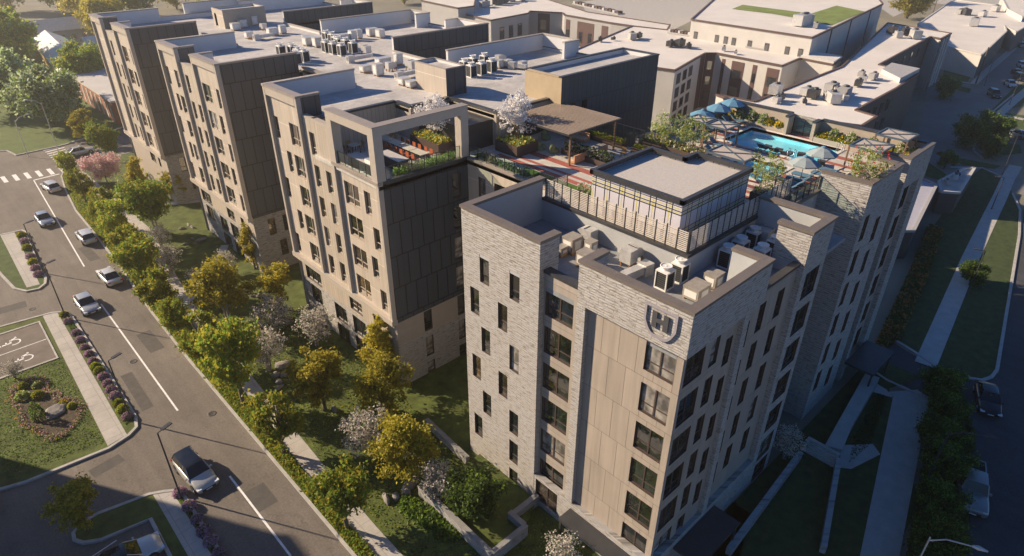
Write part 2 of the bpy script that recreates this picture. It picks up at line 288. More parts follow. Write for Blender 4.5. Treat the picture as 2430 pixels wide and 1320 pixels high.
    def wallY(s, y, x0, x1, z0, z1, m, ops=(), dep=.22, mr=None):
        k = len(s.v); f0 = len(s.f); s.wallX(y, x0, x1, z0, z1, m, ops, dep, mr)
        for i in range(k, len(s.v)): a = s.v[i]; s.v[i] = (a[1], a[0], a[2])
        for i in range(f0, len(s.f)): s.f[i] = tuple(reversed(s.f[i]))
    def build(s, name, parent=None, loc=None):
        me = bpy.data.meshes.new(name); me.from_pydata(s.v, [], s.f)
        for m in s.mats: me.materials.append(m)
        me.polygons.foreach_set('material_index', s.m); me.polygons.foreach_set('use_smooth', s.sm); me.update()
        o = bpy.data.objects.new(name, me); C.objects.link(o)
        if parent: o.parent = parent
        if loc is not None: o.location = loc
        return o
def tag(o, label=None, cat=None, group=None, kind=None):
    if label: o['label'] = label
    if cat: o['category'] = cat
    if group: o['group'] = group
    if kind: o['kind'] = kind
    return o
def thing(name, label, cat, loc=(0, 0, 0), rz=0, group=None):
    o = bpy.data.objects.new(name, None); C.objects.link(o); o.location = loc; o.rotation_euler = (0, 0, rz); o.empty_display_size = .2
    return tag(o, label, cat, group)
def struct(mb, name): return tag(mb.build(name), kind='structure')
def dup(root, loc, rz=0, label=None, group=None, s=1.0):
    r = root.copy(); C.objects.link(r); r.location = loc; r.rotation_euler = (0, 0, rz); r.scale = (s, s, s) if not isinstance(s, tuple) else s
    if label: r['label'] = label
    if group: r['group'] = group
    for ch in list(root.children):
        c = ch.copy(); C.objects.link(c); c.parent = r
        for g in list(ch.children): d = g.copy(); C.objects.link(d); d.parent = c
    return r
class Proto:
    """first placement moves the built thing itself, the next ones copy it and its parts"""
    def __init__(s, root): s.root = root; s.used = False
    def put(s, loc, rz=0, label=None, group=None, sc_=1.0):
        if not s.used:
            s.used = True; s.root.location = loc; s.root.rotation_euler = (0, 0, rz); s.root.scale = (sc_,)*3 if not isinstance(sc_, tuple) else sc_
            if label: s.root['label'] = label
            if group: s.root['group'] = group
            return s.root
        return dup(s.root, loc, rz, label, group, sc_)
ORD = ['first', 'second', 'third', 'fourth', 'fifth', 'sixth', 'seventh', 'eighth', 'ninth', 'tenth', 'eleventh', 'twelfth', 'thirteenth', 'fourteenth', 'fifteenth', 'sixteenth']
# ---------------------------------------------------------------- windows
WC = {}
def win_mesh(ax, w_, h, style, fr):
    k = (ax, round(w_, 2), round(h, 2), style, fr.name)
    if k in WC: return WC[k]
    f = MB(); g = MB(); t = .07; d = .09
    def bar(u0, u1, z0, z1, o=0):
        if ax == 'X': f.box(o, u0, z0, d, u1, z1, fr)
        else: f.box(u0, o, z0, u1, d, z1, fr)
    bar(0, t, 0, h); bar(w_-t, w_, 0, h); bar(t, w_-t, 0, t, .002); bar(t, w_-t, h-t, h, .002)
    if style == 'wide': bar(w_/2-.05, w_/2+.05, t, h-t, .004); bar(t, w_/2-.05, h*.3, h*.3+.06, .01); bar(w_/2+.05, w_-t, h*.3, h*.3+.06, .01)
    elif style == 'narrow': bar(t, w_-t, h*.3, h*.3+.06, .01)
    elif style == 'store':
        n = max(2, round(w_/1.1))
        for i in range(1, n): bar(w_*i/n-.035, w_*i/n+.035, t, h-t, .004)
    e = .05
    if ax == 'X': g.face([(e, w_-t, t), (e, t, t), (e, t, h-t), (e, w_-t, h-t)], GLS)
    else: g.face([(t, e, t), (w_-t, e, t), (w_-t, e, h-t), (t, e, h-t)], GLS)
    a = f.build('window'); b = g.build('pane'); WC[k] = (a.data, b.data)
    bpy.data.objects.remove(a); bpy.data.objects.remove(b); return WC[k]
WCOUNT = {}
def window(root, ax, c, u0, u1, z0, z1, style='narrow', fr=None, inset=.12):
    fr = fr or FRM; n = WCOUNT.get(root.name, 0); WCOUNT[root.name] = n+1
    fm, gm = win_mesh(ax, u1-u0, z1-z0, style, fr)
    p = Vector((c+inset, u0, z0)) if ax == 'X' else Vector((u0, c+inset, z0))
    if n >= 96:
        S = LATE.setdefault(root.name, (root, MB()))[1]
        for me in (fm, gm):
            for pl in me.polygons: S.face([me.vertices[i].co+p for i in pl.vertices], me.materials[pl.material_index])
        return
    o = bpy.data.objects.new('window', fm); C.objects.link(o); o.parent = root; o.location = p-root.location
    q = bpy.data.objects.new('pane', gm); C.objects.link(q); q.parent = o
LATE = {}
def part(mb, name, root, label=None):
    o = mb.build(name, root, loc=-root.location)
    if label: o['label'] = label
    return o
def split_parts(mb, name, root):
    """one part per connected run of faces"""
    bb = []
    for f in mb.f:
        c = [mb.v[i] for i in f]; bb.append([min(p[k] for p in c)-.06 for k in range(3)]+[max(p[k] for p in c)+.06 for k in range(3)])
    par = list(range(len(bb)))
    def fd(i):
        while par[i] != i: par[i] = par[par[i]]; i = par[i]
        return i
    order = sorted(range(len(bb)), key=lambda i: bb[i][0])
    for a in range(len(order)):
        i = order[a]; A = bb[i]
        for b in range(a+1, len(order)):
            j = order[b]; B = bb[j]
            if B[0] > A[3]: break
            if A[1] <= B[4] and B[1] <= A[4] and A[2] <= B[5] and B[2] <= A[5]:
                x, y = fd(i), fd(j)
                if x != y: par[x] = y
    gr = {}
    for i in range(len(bb)): gr.setdefault(fd(i), []).append(i)
    for ids in gr.values():
        q = MB()
        for i in ids: q.face([mb.v[k] for k in mb.f[i]], mb.mats[mb.m[i]], mb.sm[i])
        part(q, name, root)
def coping(mb, x0, y0, x1, y1, z, m, h=.2, o=.06): mb.box(x0-o, y0-o, z, x1+o, y1+o, z+h, m)
# ================================================================ brick tower with the pool deck
T = thing('brick_apartment_building', 'pale stone-faced corner apartment block with shield emblem and rooftop pool deck', 'building', (24.9, 13.1, 0))
FR = 2.95
wl = MB(); tn = MB(); cp = MB(); rf = MB(); wh = MB()
def tflush():
    for mb, nm in ((wl, 'stone_wall'), (tn, 'tan_panel_wall'), (wh, 'parapet'), (cp, 'coping')):
        if mb.f: split_parts(mb, nm, T)
        mb.__init__()
# street face, left stone volume
ops = []
for k in range(7):
    zc = 18.35-FR*k
    for yc in ([28.85, 25.9] if k % 2 == 0 else [29.95, 27.05]) if k < 5 else ([29.95, 25.9] if k == 5 else [25.9]):
        a = (yc-.47, yc+.47, max(.05, zc-1.07), zc+1.07); ops.append(a); window(T, 'X', 24.9, *a, 'narrow')
wl.wallX(24.9, 23.7, 31.1, 0, 22.3, LEDGE, ops, .24, FRM)
wl.wallY(23.7, 24.9, 25.35, 0, 20.2, LEDGE); wl.wallY(23.7, 24.9, 26.6, 20.2, 22.3, LEDGE)
wl.face([(32.7, 31.1, 0), (24.9, 31.1, 0), (24.9, 31.1, 22.3), (32.7, 31.1, 22.3)], LEDGE)
tflush()
# recess with wide windows
ops = [(21.2, 23.55, 19.25-FR*k-2.1, 19.25-FR*k) for k in range(6)]
for a in ops: window(T, 'X', 25.35, *a, 'wide')
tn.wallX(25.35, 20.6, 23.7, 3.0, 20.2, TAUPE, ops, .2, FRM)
a = (21.3, 23.5, .7, 2.7); wl.wallX(24.92, 20.6, 23.7, 0, 3.0, LEDGE, [a], .25, FRM); window(T, 'X', 24.92, *a, 'wide')
wl.face([(24.92, 20.6, 3), (25.35, 20.6, 3), (25.35, 23.7, 3), (24.92, 23.7, 3)], LEDGE)
cp.box(25.25, 20.6, 20.2, 25.85, 23.7, 20.4, DKTRIM)
tflush()
# near corner volume: band, pilaster, base
wl.box(24.9, 13.1, 19.55, 25.35, 20.6, 22.3, LEDGE); wl.box(25.35, 13.1, 19.55, 33.0, 13.55, 22.3, LEDGE)
wl.box(24.9, 19.95, 3.0, 25.35, 20.6, 19.55, LEDGE); wl.box(24.9, 13.1, 0, 25.35, 20.6, 3.0, LEDGE)
wl.box(25.35, 20.15, 19.55, 26.9, 20.6, 22.3, LEDGE); wl.box(32.55, 13.55, 19.2, 33.0, 15.4, 22.3, LEDGE)
wh.box(25.352, 13.56, 19.2, 25.4, 20.14, 22.25, GREYW); wh.box(25.4, 13.552, 19.2, 32.54, 13.6, 22.25, GREYW); wh.box(32.5, 13.6, 19.2, 32.548, 15.4, 22.25, GREYW)
ops = [(13.85, 15.8, 19.3-FR*k-2.1, 19.3-FR*k) for k in range(6)]
ops[0] = (13.85, 15.8, 17.25, 19.2)
for a in ops: window(T, 'X', 25.25, *a, 'wide')
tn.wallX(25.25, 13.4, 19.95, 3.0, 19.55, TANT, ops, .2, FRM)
tflush()
# south face of the corner volume
ops = []
for k in range(6):
    t = 19.2-FR*k
    for a in ((25.55, 27.4, t-2.1, t, 'wide'), *(((28.1, 28.95, t-2.1, t, 'narrow'), (29.75, 30.5, t-.9-2.0, t-.9, 'narrow')) if k < 5 else ((28.1, 28.95, t-2.1, t, 'narrow'),))):
        ops.append(a[:4]); window(T, 'Y', 13.4, *a)
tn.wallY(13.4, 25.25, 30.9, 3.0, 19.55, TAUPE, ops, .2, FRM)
wl.box(30.9, 13.1, 3.0, 31.5, 13.55, 19.55, LEDGE); wl.box(25.35, 13.1, 0, 38.0, 13.55, 3.0, LEDGE)
ops = []
for k in range(6):
    t = 18.9-FR*k
    for a in ((33.6, 34.4, t-2.1, t), (35.9, 36.8, t-.0-2.1+1.0*(k % 1), t)): ops.append(a); window(T, 'Y', 13.5, *a, 'narrow')
for k in range(6):
    t = 18.9-FR*k; a = (31.9, 32.6, t-2.6, t-.6); ops.append(a)
    if k < 5: window(T, 'Y', 13.5, *a, 'narrow')
ops = [o for o in ops if o[2] > 3.05]
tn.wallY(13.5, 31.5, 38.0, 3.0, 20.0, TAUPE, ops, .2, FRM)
cp.box(33.0, 13.35, 20.0, 38.0, 13.85, 20.2, DKTRIM)
tflush()
# third stone volume
ops = [(38.7, 40.7, 19.3-FR*k-2.15, 19.3-FR*k) for k in range(6)]+[(38.7, 40.7, .1, 2.0)]
for a in ops: window(T, 'Y', 13.1, *a, 'wide')
wl.wallY(13.1, 38.0, 41.3, 0, 22.3, LEDGE, ops, .24, FRM)
wl.wallX(38.0, 13.1, 13.5, 0, 20.0, LEDGE); wl.wallX(38.0, 13.1, 15.3, 20.0, 22.3, LEDGE)
wl.face([(41.3, 13.1, 0), (41.3, 17.2, 0), (41.3, 17.2, 22.3), (41.3, 13.1, 22.3)], LEDGE)
wh.box(40.9, 13.5, 19.2, 41.28, 18.1, 22.3, GREYW); wh.box(38.02, 13.5, 19.2, 38.4, 15.3, 22.3, GREYW); wh.box(38.4, 13.12, 19.2, 40.9, 13.5, 22.3, GREYW)
tflush()
# link wall behind the recess
wl.wallY(17.2, 41.3, 48.8, 0, 19.4, LEDGE2); wh.wallY(17.25, 41.3, 48.8, 19.4, 20.8, GREYW)
cp.box(41.35, 17.1, 20.8, 48.8, 17.65, 21.0, TRIMD)
tflush()
# stone volumes on the right
ops = []
for k in range(7):
    t = 19.6-FR*k
    for a in ((49.5, 50.4, t-2.1, t), (52.3, 53.2, t-1.0-2.1, t-1.0)):
        if a[2] > .1: ops.append(a); window(T, 'Y', 13.7, *a, 'narrow')
wl.wallX(48.8, 13.7, 17.4, 0, 22.3, LEDGE); wl.wallY(13.7, 48.8, 55.1, 0, 22.3, LEDGE, ops, .25, FRM)
wl.wallY(15.2, 55.1, 56.7, 0, 21.2, LEDGE2); wl.wallX(56.7, 13.7, 16.0, 0, 22.3, LEDGE)
ops = [(58.0, 60.2, 19.3-FR*k-2.15, 19.3-FR*k) for k in range(6)]
for a in ops: window(T, 'Y', 14.1, *a, 'wide')
wl.wallY(13.7, 56.7, 57.4, 0, 22.3, LEDGE); wl.wallY(13.7, 60.8, 62.3, 0, 22.3, LEDGE); wl.wallY(13.7, 57.4, 60.8, 19.7, 22.3, LEDGE)
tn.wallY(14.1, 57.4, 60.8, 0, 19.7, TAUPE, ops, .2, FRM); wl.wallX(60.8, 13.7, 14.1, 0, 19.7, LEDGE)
wl.face([(57.4, 13.7, 0), (57.4, 14.1, 0), (57.4, 14.1, 19.7), (57.4, 13.7, 19.7)], LEDGE)
wl.face([(62.3, 13.7, 0), (62.3, 33.5, 0), (62.3, 33.5, 22.3), (62.3, 13.7, 22.3)], LEDGE)
for b in ((48.82, 13.72, 49.2, 17.4), (49.2, 13.72, 55.08, 14.1), (54.7, 14.1, 55.08, 16.3), (56.72, 13.72, 57.1, 16.0), (57.1, 13.72, 62.28, 14.1)):
    wh.box(b[0], b[1], 20.4, b[2], b[3], 22.3, BEIGE)
    cp.box(b[0]-.05, b[1]-.05, 22.3, b[2]+.05, b[3]+.05, 22.45+.004*(b[0] % 7)+.0017*(b[1] % 5), TRIMD)
for y0, y1, x0 in ((14.1, 23.2, 61.9), (26.1, 33.5, 61.9)): wh.box(x0, y0, 20.4, 62.28, y1, 22.3, BEIGE); cp.box(x0-.05, y0, 22.3, 62.33, y1, 22.47, DKTRIM)
wh.box(60.7, 23.2, 20.4, 61.9, 23.5, 22.3, BEIGE); wh.box(60.7, 25.8, 20.4, 61.9, 26.1, 22.3, BEIGE); cp.box(60.65, 23.15, 22.3, 61.85, 23.55, 22.46, DKTRIM); cp.box(60.65, 25.75, 22.3, 61.85, 26.15, 22.46, DKTRIM)
wh.box(47.3, 33.2, 20.4, 61.9, 33.5, 21.5, BEIGE); cp.box(47.3, 33.15, 21.5, 61.9, 33.55, 21.6, DKTRIM)
tflush()
# parapets of the corner volume
wh.box(24.92, 23.72, 19.2, 25.35, 31.08, 22.3, GREYW); wh.box(25.35, 30.65, 19.2, 32.3, 31.08, 22.3, GREYW); wh.box(25.35, 23.72, 19.2, 26.58, 24.15, 22.3, GREYW)
wh.box(32.3, 18.1, 19.2, 32.65, 31.08, 20.8, GREYW); wh.box(32.65, 18.1, 19.2, 46.0, 18.45, 20.8, GREYW)
cp.box(32.22, 18.02, 20.8, 32.72, 30.65, 21.0, DKTRIM); cp.box(32.72, 18.02, 20.8, 46.0, 18.52, 21.0, DKTRIM)
for b in ((24.9, 13.1, 25.35, 20.6), (25.35, 13.1, 33.0, 13.55), (25.35, 20.15, 26.9, 20.6), (32.55, 13.55, 33.0, 15.4), (24.9, 23.7, 25.35, 31.1), (25.35, 30.65, 32.4, 31.1), (25.35, 23.7, 26.6, 24.15), (38.0, 13.1, 41.3, 13.5), (38.0, 13.5, 38.4, 15.3), (40.9, 13.5, 41.3, 18.1)):
    CI = globals().get('CI', 0)+1; cp.box(b[0]-.07-.003*CI, b[1]-.07-.003*CI, 22.3-.002*CI, b[2]+.07+.003*CI, b[3]+.07+.003*CI, 22.47+.0035*CI, TRIMD)
# roofs and deck slab
rf.box(25.36, 13.6, 18.9, 32.3, 30.65, 19.2, ROOFD); rf.box(32.3, 13.6, 18.9, 46, 18.1, 19.198, ROOFD); rf.box(25.36, 20.62, 19.2, 26.3, 23.68, 19.7, ROOFD)
POOL = (55.0, 20.3, 60.6, 29.2); SPA = (48.0, 21.4, 52.5, 25.4)
def deckrect(x0, y0, x1, y1, m=DECKC): rf.box(x0, y0, 20.3, x1, y1, 20.6, m)
for r in ((32.65, 18.45, 48.0, 33.5), (48.0, 17.3, 55.0, 21.4), (48.0, 25.4, 55.0, 33.2), (52.5, 21.4, 55.0, 25.4), (55.0, 14.1, 60.6, 20.3), (55.0, 29.2, 60.6, 33.2), (60.6, 14.1, 61.9, 33.2),
          (34.0, 33.5, 47.0, 42.3), (25.0, 41.3, 33.8, 51.4), (33.8, 41.3, 34.0, 49.0), (34.0, 42.3, 38.3, 49.0), (46.0, 17.3, 48.0, 18.45), (49.2, 14.1, 55.0, 17.3)): deckrect(*r)
tank = M('pool_tiles', (.36, .80, .92), .4, .12, scale=.8)
for q in (POOL, SPA):
    x0, y0, x1, y1 = q
    rf.face([(x0, y0, 20.0), (x1, y0, 20.0), (x1, y1, 20.0), (x0, y1, 20.0)], tank)
    rf.face([(x0, y1, 19.4), (x1, y1, 19.4), (x1, y1, 20.6), (x0, y1, 20.6)], tank); rf.face([(x1, y0, 19.4), (x1, y0, 20.6), (x1, y1, 20.6), (x1, y1, 19.4)], tank)
    rf.face([(x0, y0, 20.0), (x0, y0, 20.6), (x1, y0, 20.6), (x1, y0, 19.4)], tank); rf.face([(x0, y0, 19.4), (x0, y1, 19.4), (x0, y1, 20.6), (x0, y0, 20.6)], tank)
core = MB(); core.box(25.6, 14.2, 0, 40.9, 30.9, 18.85, DKTRIM); core.box(42, 17.6, 0, 62.1, 33.2, 19.3, DKTRIM)
tflush(); split_parts(rf, 'roof_deck', T); split_parts(core, 'core_wall', T)
# emblem: shield outline and letter H standing off the band
lg = MB(); LM = M('emblem_metal', (.30, .28, .30), .45, .06); X0, X1 = 24.78, 24.84
def sh(off):
    pts = []; w_ = 1.02-off; zt = 21.93-off; zs = 20.9
    pts += [(-w_, zt), (w_, zt)]
    for i in range(9):
        t = i/8; pts.append((w_*(1-t)**.55*1.0 if t < 1 else 0, zs-(zs-(20.02+off*1.1))*math.sin(t*math.pi/2)))
    for i in range(7, -1, -1):
        t = i/8; pts.append((-w_*(1-t)**.55, zs-(zs-(20.02+off*1.1))*math.sin(t*math.pi/2)))
    return [(14.88-u, z) for u, z in pts]
A, B = sh(0), sh(.15); n_ = len(A)
for i in range(n_):
    j = (i+1) % n_
    lg.face([(X0, *A[i]), (X0, *A[j]), (X0, *B[j]), (X0, *B[i])], LM); lg.face([(X0, *A[j]), (X0, *A[i]), (X1, *A[i]), (X1, *A[j])], LM)
    lg.face([(X0, *B[i]), (X0, *B[j]), (X1, *B[j]), (X1, *B[i])], LM); lg.face([(X1, *A[i]), (X1, *A[j]), (X1, *B[j]), (X1, *B[i])], LM)
em = part(lg, 'shield_outline', T)
lh = MB(); HM = M('emblem_letter_metal', (.07, .07, .075), .45, .06)
lh.box(X0, 15.08, 20.62, X1, 15.38, 21.6, HM); lh.box(X0, 14.38, 20.62, X1, 14.68, 21.6, HM); lh.box(X0, 14.68, 21.0, X1, 15.08, 21.24, HM)
for y, z in ((15.23, 21.1), (14.53, 21.1)): lh.box(X1, y-.03, z-.03, 24.9, y+.03, z+.03, HM)
for y, z in ((15.75, 21.4), (14.0, 21.4)): lh.box(X1, y-.03, z-.03, 24.9, y+.03, z+.03, HM)
part(lh, 'letter_h', T, 'dark grey metal letter H inside the shield')
# entrance canopies
for nm, b, lb in (('canopy', (23.6, 13.4, 24.88, 20.0), None), ('canopy', (27.5, 11.0, 32.6, 13.08), None), ('canopy', (56.3, 11.0, 61.5, 13.6), None)):
    c_ = MB(); c_.box(b[0], b[1], 2.3, b[2], b[3], 2.5, DKTRIM)
    c_.bar((b[0]+.15, b[1]+.15, 0), (b[0]+.15, b[1]+.15, 2.3), .15, DKTRIM); c_.bar((b[2]-.3 if b[2] > 25 else b[0]+.15, b[1]+.15 if b[2] > 25 else b[3]-.15, 0), (b[2]-.3 if b[2] > 25 else b[0]+.15, b[1]+.15 if b[2] > 25 else b[3]-.15, 2.3), .15, DKTRIM)
    part(c_, nm, T)
# ================================================================ panelled building
P = thing('panelled_apartment_building', 'long tan and charcoal panelled apartment building with projecting wings and grey flat roof', 'building', (24.9, 41.3, 0))
tw = MB(); dk = MB(); fn = MB(); pw = MB(); cc = MB(); rr = MB(); st = MB(); rb = MB(); co = MB()
H = 25.2; F2 = 3.03
def flush():
    """build what has been collected so far as parts and start afresh"""
    for mb, nm in ((tw, 'tan_wall'), (rb, 'ribbed_wall'), (dk, 'charcoal_wall'), (st, 'stone_base_wall'), (fn, 'projecting_frame'), (pw, 'parapet'), (cc, 'coping')):
        if mb.f: split_parts(mb, nm, P)
        mb.__init__()
def wide(y0, k, w_=2.2): t = 22.5-F2*k; return (y0, y0+w_, t-2.1, t, 'wide')
def nar(y0, k, w_=.95): t = 22.5-F2*k; return (y0, y0+w_, t-2.1, t, 'narrow')
def wing(y0, b3, b1, y1, terr=False):
    L = []
    a, b = b1+.5, y1-.3; s = (b-a)/5.6
    for k in range(5):
        L.append(wide(b1+.55, k, 2.2*s))
        if k % 2: L.append(nar(b1+3.3*s, k))
        else: L.append(nar(y1-1.45, k))
    if y1 > 110: L = [x for x in L if x[4] == 'none']
    tops = []
    tw.wallX(25.2, b1, y1, 8.0, H, TANP, [x[:4] for x in L], .2, FRT); tops += L
    m = (b1-b3); L2 = []
    for k in range(5):
        L2.append(nar(b3+m*.62, k))
        if k: L2.append(nar(b3+m*.2, k))
    rb.wallX(25.22, b3, b1, 8.0, 23.6, TANV, [x[:4] for x in L2], .2, FRT)
    L3 = []; s = (b3-y0)/6.8
    for k in range(1 if terr else 0, 5):
        L3.append(wide(b3-1.1-2.2*s, k, 2.2*s)); L3.append(nar(y0+(1.8 if k % 2 else 1.0)*s, k))
    tw.wallX(25.2, y0, b3, 8.0, 20.2 if terr else H, TANP, [x[:4] for x in L3], .2, FRT)
    for x in L+L3: window(P, 'X', 25.2, *x, fr=FRT)
    for x in L2: window(P, 'X', 25.22, *x, fr=FRT)
    # projecting frames
    for f in (y1-.34, b1): fn.box(24.9, f, 8.0, 25.35, f+.34, H, TRIML)
    for f in (b3-.34, y0): fn.box(24.9, f, 8.0, 25.35, f+.34, H if not terr else 20.6, TRIML)
    fn.box(24.902, b1+.4, H-.75, 25.35, y1-.4, H, TRIML)
    if not terr: fn.box(24.902, y0+.4, H-.75, 25.35, b3-.4, H, TRIML)
    cc.box(24.8, y0-.05, 7.5, 25.4, y1+.05, 8.0, TRIML)
    cc.box(25.2, b3, 23.6, 25.75, b1, 23.8, TRIML)
    # parapets
    pw.box(25.35, y1-.4, 23.4, 34.4, y1, H, WHITEW); pw.box(25.35, b1+.4, 23.4, 25.65, y1-.4, H, WHITEW); pw.box(25.35, b1, 23.4, 27.2, b1+.35, H, DARKP)
    for q in ((24.9, y1-.4, 34.4, y1), (24.9, b1, 25.65, y1-.4), (25.65, b1, 27.2, b1+.35)): coping(cc, *q, H, TRIML if q[2] > 30 else TRIM, .18+.004*(q[0] % 1), .05)
    if not terr:
        pw.box(25.35, b3-.4, 23.4, 27.3, b3, H, WHITEW); pw.box(25.35, y0+.35, 23.4, 25.65, b3-.4, H, WHITEW); pw.box(25.36, y0+.01, 23.4, 34.0, y0+.35, H, WHITEW)
        for q in ((24.9, y0, 34.0, y0+.35), (24.9, y0+.35, 25.65, b3), (25.65, b3-.4, 27.3, b3)): coping(cc, *q, H, TRIM, .18+.004*(q[1] % 1), .05)
        dk.wallY(y0, 25.35, 34.0, 7.8, H, DARKP); dk.face([(34.0, y0, 20), (34.0, y0+.35, 20), (34.0, y0+.35, H), (34.0, y0, H)], DARKP)
        L = [(27.2+1.9*i, 28.1+1.9*i, 4.9, 7.0) for i in range(3)]+[(28.2+1.9*i, 29.1+1.9*i, 1.8, 3.9) for i in range(3)]
        st.wallY(y0+.4, 25.5, 34.4, 0, 7.8, LEDGE2, L, .2, FRM)
        for a in L: window(P, 'Y', y0+.4, *a, 'narrow')
        dk.face([(24.9, y0, 7.8), (24.9, y0+.4, 7.8), (34.4, y0+.4, 7.8), (34.4, y0, 7.8)], DARKP)
    co.box(25.8, y0+.6, 0, 34.4, y1-.45, 20.2 if terr else 23.3, DKTRIM)
    tw.face([(34.4, y1, 0), (25.3, y1, 0), (25.3, y1, H), (34.4, y1, H)], TANP)
    # base storeys
    A_ = [(y1-4.2, y1-1.0, 5.0, 7.1, 'store'), (b3-.7, b3+1.5, 5.2, 7.2, 'wide'), (y0+3.4, y0+4.3, 5.2, 7.2, 'narrow')]
    B_ = [(y1-3.8, y1-1.6, 2.6, 4.5, 'store'), (b1-2.3, b1, 2.4, 4.4, 'store'), (b3-1.0, b3+1.4, 2.4, 4.5, 'store'), (y0+3.4, y0+4.3, 2.4, 4.5, 'narrow'), (b1-2.3, b1, .1, 1.9, 'store'), (b3-1.0, b3+1.4, .1, 2.0, 'store')]
    if y1 < 110: rb.wallX(25.5, y0+.4, y1, 4.9, 7.5, TANV, [x[:4] for x in A_], .2, FRM); st.wallX(25.502, y0+.4, y1, 0, 4.9, LEDGE2 if y0 > 60 else LEDGE, [x[:4] for x in B_], .2, FRM)
    else: rb.wallX(25.5, y0+.4, y1, 0, 7.5, BEIGE, [x[:4] for x in A_[1:]], .2, FRM)
    for x in (A_+B_ if y1 < 110 else A_[1:]): window(P, 'X', 25.5, *x)
wing(41.3, 48.3, 53.2, 59.6, True)
# south face of the terrace wing
L = [(32.2, 33.2, 19.7-F2*k-2.2, 19.7-F2*k) for k in range(4)]
dk.wallY(41.3, 25.35, 34.0, 7.6, 20.7, DARKP, L, .2, FRM)
for a in L: window(P, 'Y', 41.3, *a, 'narrow')
L = [(28.5, 29.4, 5.0, 7.2), (32.5, 33.4, 5.0, 7.2)]; tw.wallY(41.7, 25.5, 34.0, 4.8, 7.6, BEIGE, L, .2, FRM)
L2 = [(28.5, 29.4, 2.1, 4.3), (32.5, 33.4, 2.1, 4.3), (28.5, 29.4, .1, 1.4), (32.5, 33.4, .1, 1.4)]; st.wallY(41.702, 25.5, 34.0, 0, 4.8, LEDGE, L2, .2, FRM)
for a in L+L2: window(P, 'Y', 41.7, *a, 'narrow')
dk.face([(24.9, 41.3, 7.6), (24.9, 41.7, 7.6), (34, 41.7, 7.6), (34, 41.3, 7.6)], DARKP)
flush()
# terrace edge and pergola frame
cc.box(24.85, 41.25, 20.7, 25.35, 48.3, 20.95, TRIM); cc.box(25.35, 41.25, 20.7, 34.0, 41.6, 20.95, DKTRIM)
for q in ((24.9, 41.3, 25.7, 42.1), (24.9, 47.5, 25.7, 48.3), (33.4, 41.3, 34.2, 42.1)): fn.box(q[0], q[1], 20.6, q[2], q[3], 24.6, TRIML)
fn.box(24.9, 41.3, 24.6, 25.7, 48.3, 25.3, TRIML); fn.box(25.7, 41.3, 24.6, 34.2, 42.1, 25.3, TRIML)
cc.box(24.86, 41.26, 25.3, 25.74, 48.34, 25.36, TRIM); cc.box(25.74, 41.26, 25.3, 34.24, 42.14, 25.36, TRIM)
flush()
# walls round the terrace
rb.wallY(51.4, 25.4, 33.8, 20.6, 23.6, TANV); rb.wallX(33.8, 49.0, 51.4, 20.6, 23.6, TANV); rb.wallY(49.0, 33.8, 38.3, 20.6, 23.6, TANV)
L = [(44.6, 47.6, 20.65, 23.0, 'store')]; rb.wallX(38.3, 42.3, 49.0, 20.6, 23.6, TANV)
L = [(41.5, 46.0, 20.65, 22.9)]; rb.wallY(42.3, 38.3, 47.2, 20.6, 23.6, TANV, L, .2, FRM); window(P, 'Y', 42.3, *L[0], 'store')
for q in ((25.35, 51.3, 33.85, 51.75), (33.7, 49.35, 34.1, 51.3), (33.7, 48.9, 38.35, 49.35), (38.2, 42.6, 38.6, 48.9), (38.2, 42.15, 47.2, 42.6)): cc.box(q[0], q[1], 23.6, q[2], q[3], 23.8+.003*(q[0] % 2), DKTRIM)
flush()
# link wall to the stone tower
L = [(38.9, 39.8)]; L = []
for k in range(6):
    t = 19.5-F2*k; L += [(39.0, 39.9, t-2.1, t, 'narrow'), (35.6, 37.9, t-2.1, t, 'store')]
tw.wallX(34.0, 31.1, 41.3, 0, 20.7, TANP, [x[:4] for x in L], .2, FRM)
for x in L[:8]: window(P, 'X', 34.0, *x)
co.box(34.3, 31.2, 0, 47, 42.2, 20.25, DKTRIM)
cc.box(33.9, 31.1, 20.7, 34.35, 41.3, 20.9, TRIM)
flush(); wing(70.5, 77.4, 82.2, 88.2); flush(); wing(99.5, 105.9, 111.4, 116.4); flush()
for a, b in ((59.6, 70.5), (88.2, 99.5)):
    tw.wallX(34.4, a, b, 0, 23.6, TANP); cc.box(34.3, a, 23.6, 34.75, b, 23.8, TRIM)
flush()
# roof sheets
for q in ((25.65, 51.75, 33.8, 59.2), (33.8, 49.3, 38.3, 59.2), (38.3, 42.6, 47.2, 59.2), (34.4, 59.2, 47.2, 116.4), (25.65, 70.8, 34.4, 87.8), (25.65, 99.8, 34.4, 116.0),
          (47.2, 45.5, 62.9, 60.0), (47.2, 71.2, 62.9, 88.6), (47.2, 100.0, 62.9, 116.4)): rr.box(*q[:2], 23.1, *q[2:], 23.4, ROOFM)
co.box(34.6, 42.8, 0, 47.2, 116.2, 23.0, DKTRIM)
for a, b in ((45.6, 60.0), (71.3, 88.6), (100.2, 116.3)): co.box(47.2, a, 0, 62.8, b, 23.0, DKTRIM)
flush()
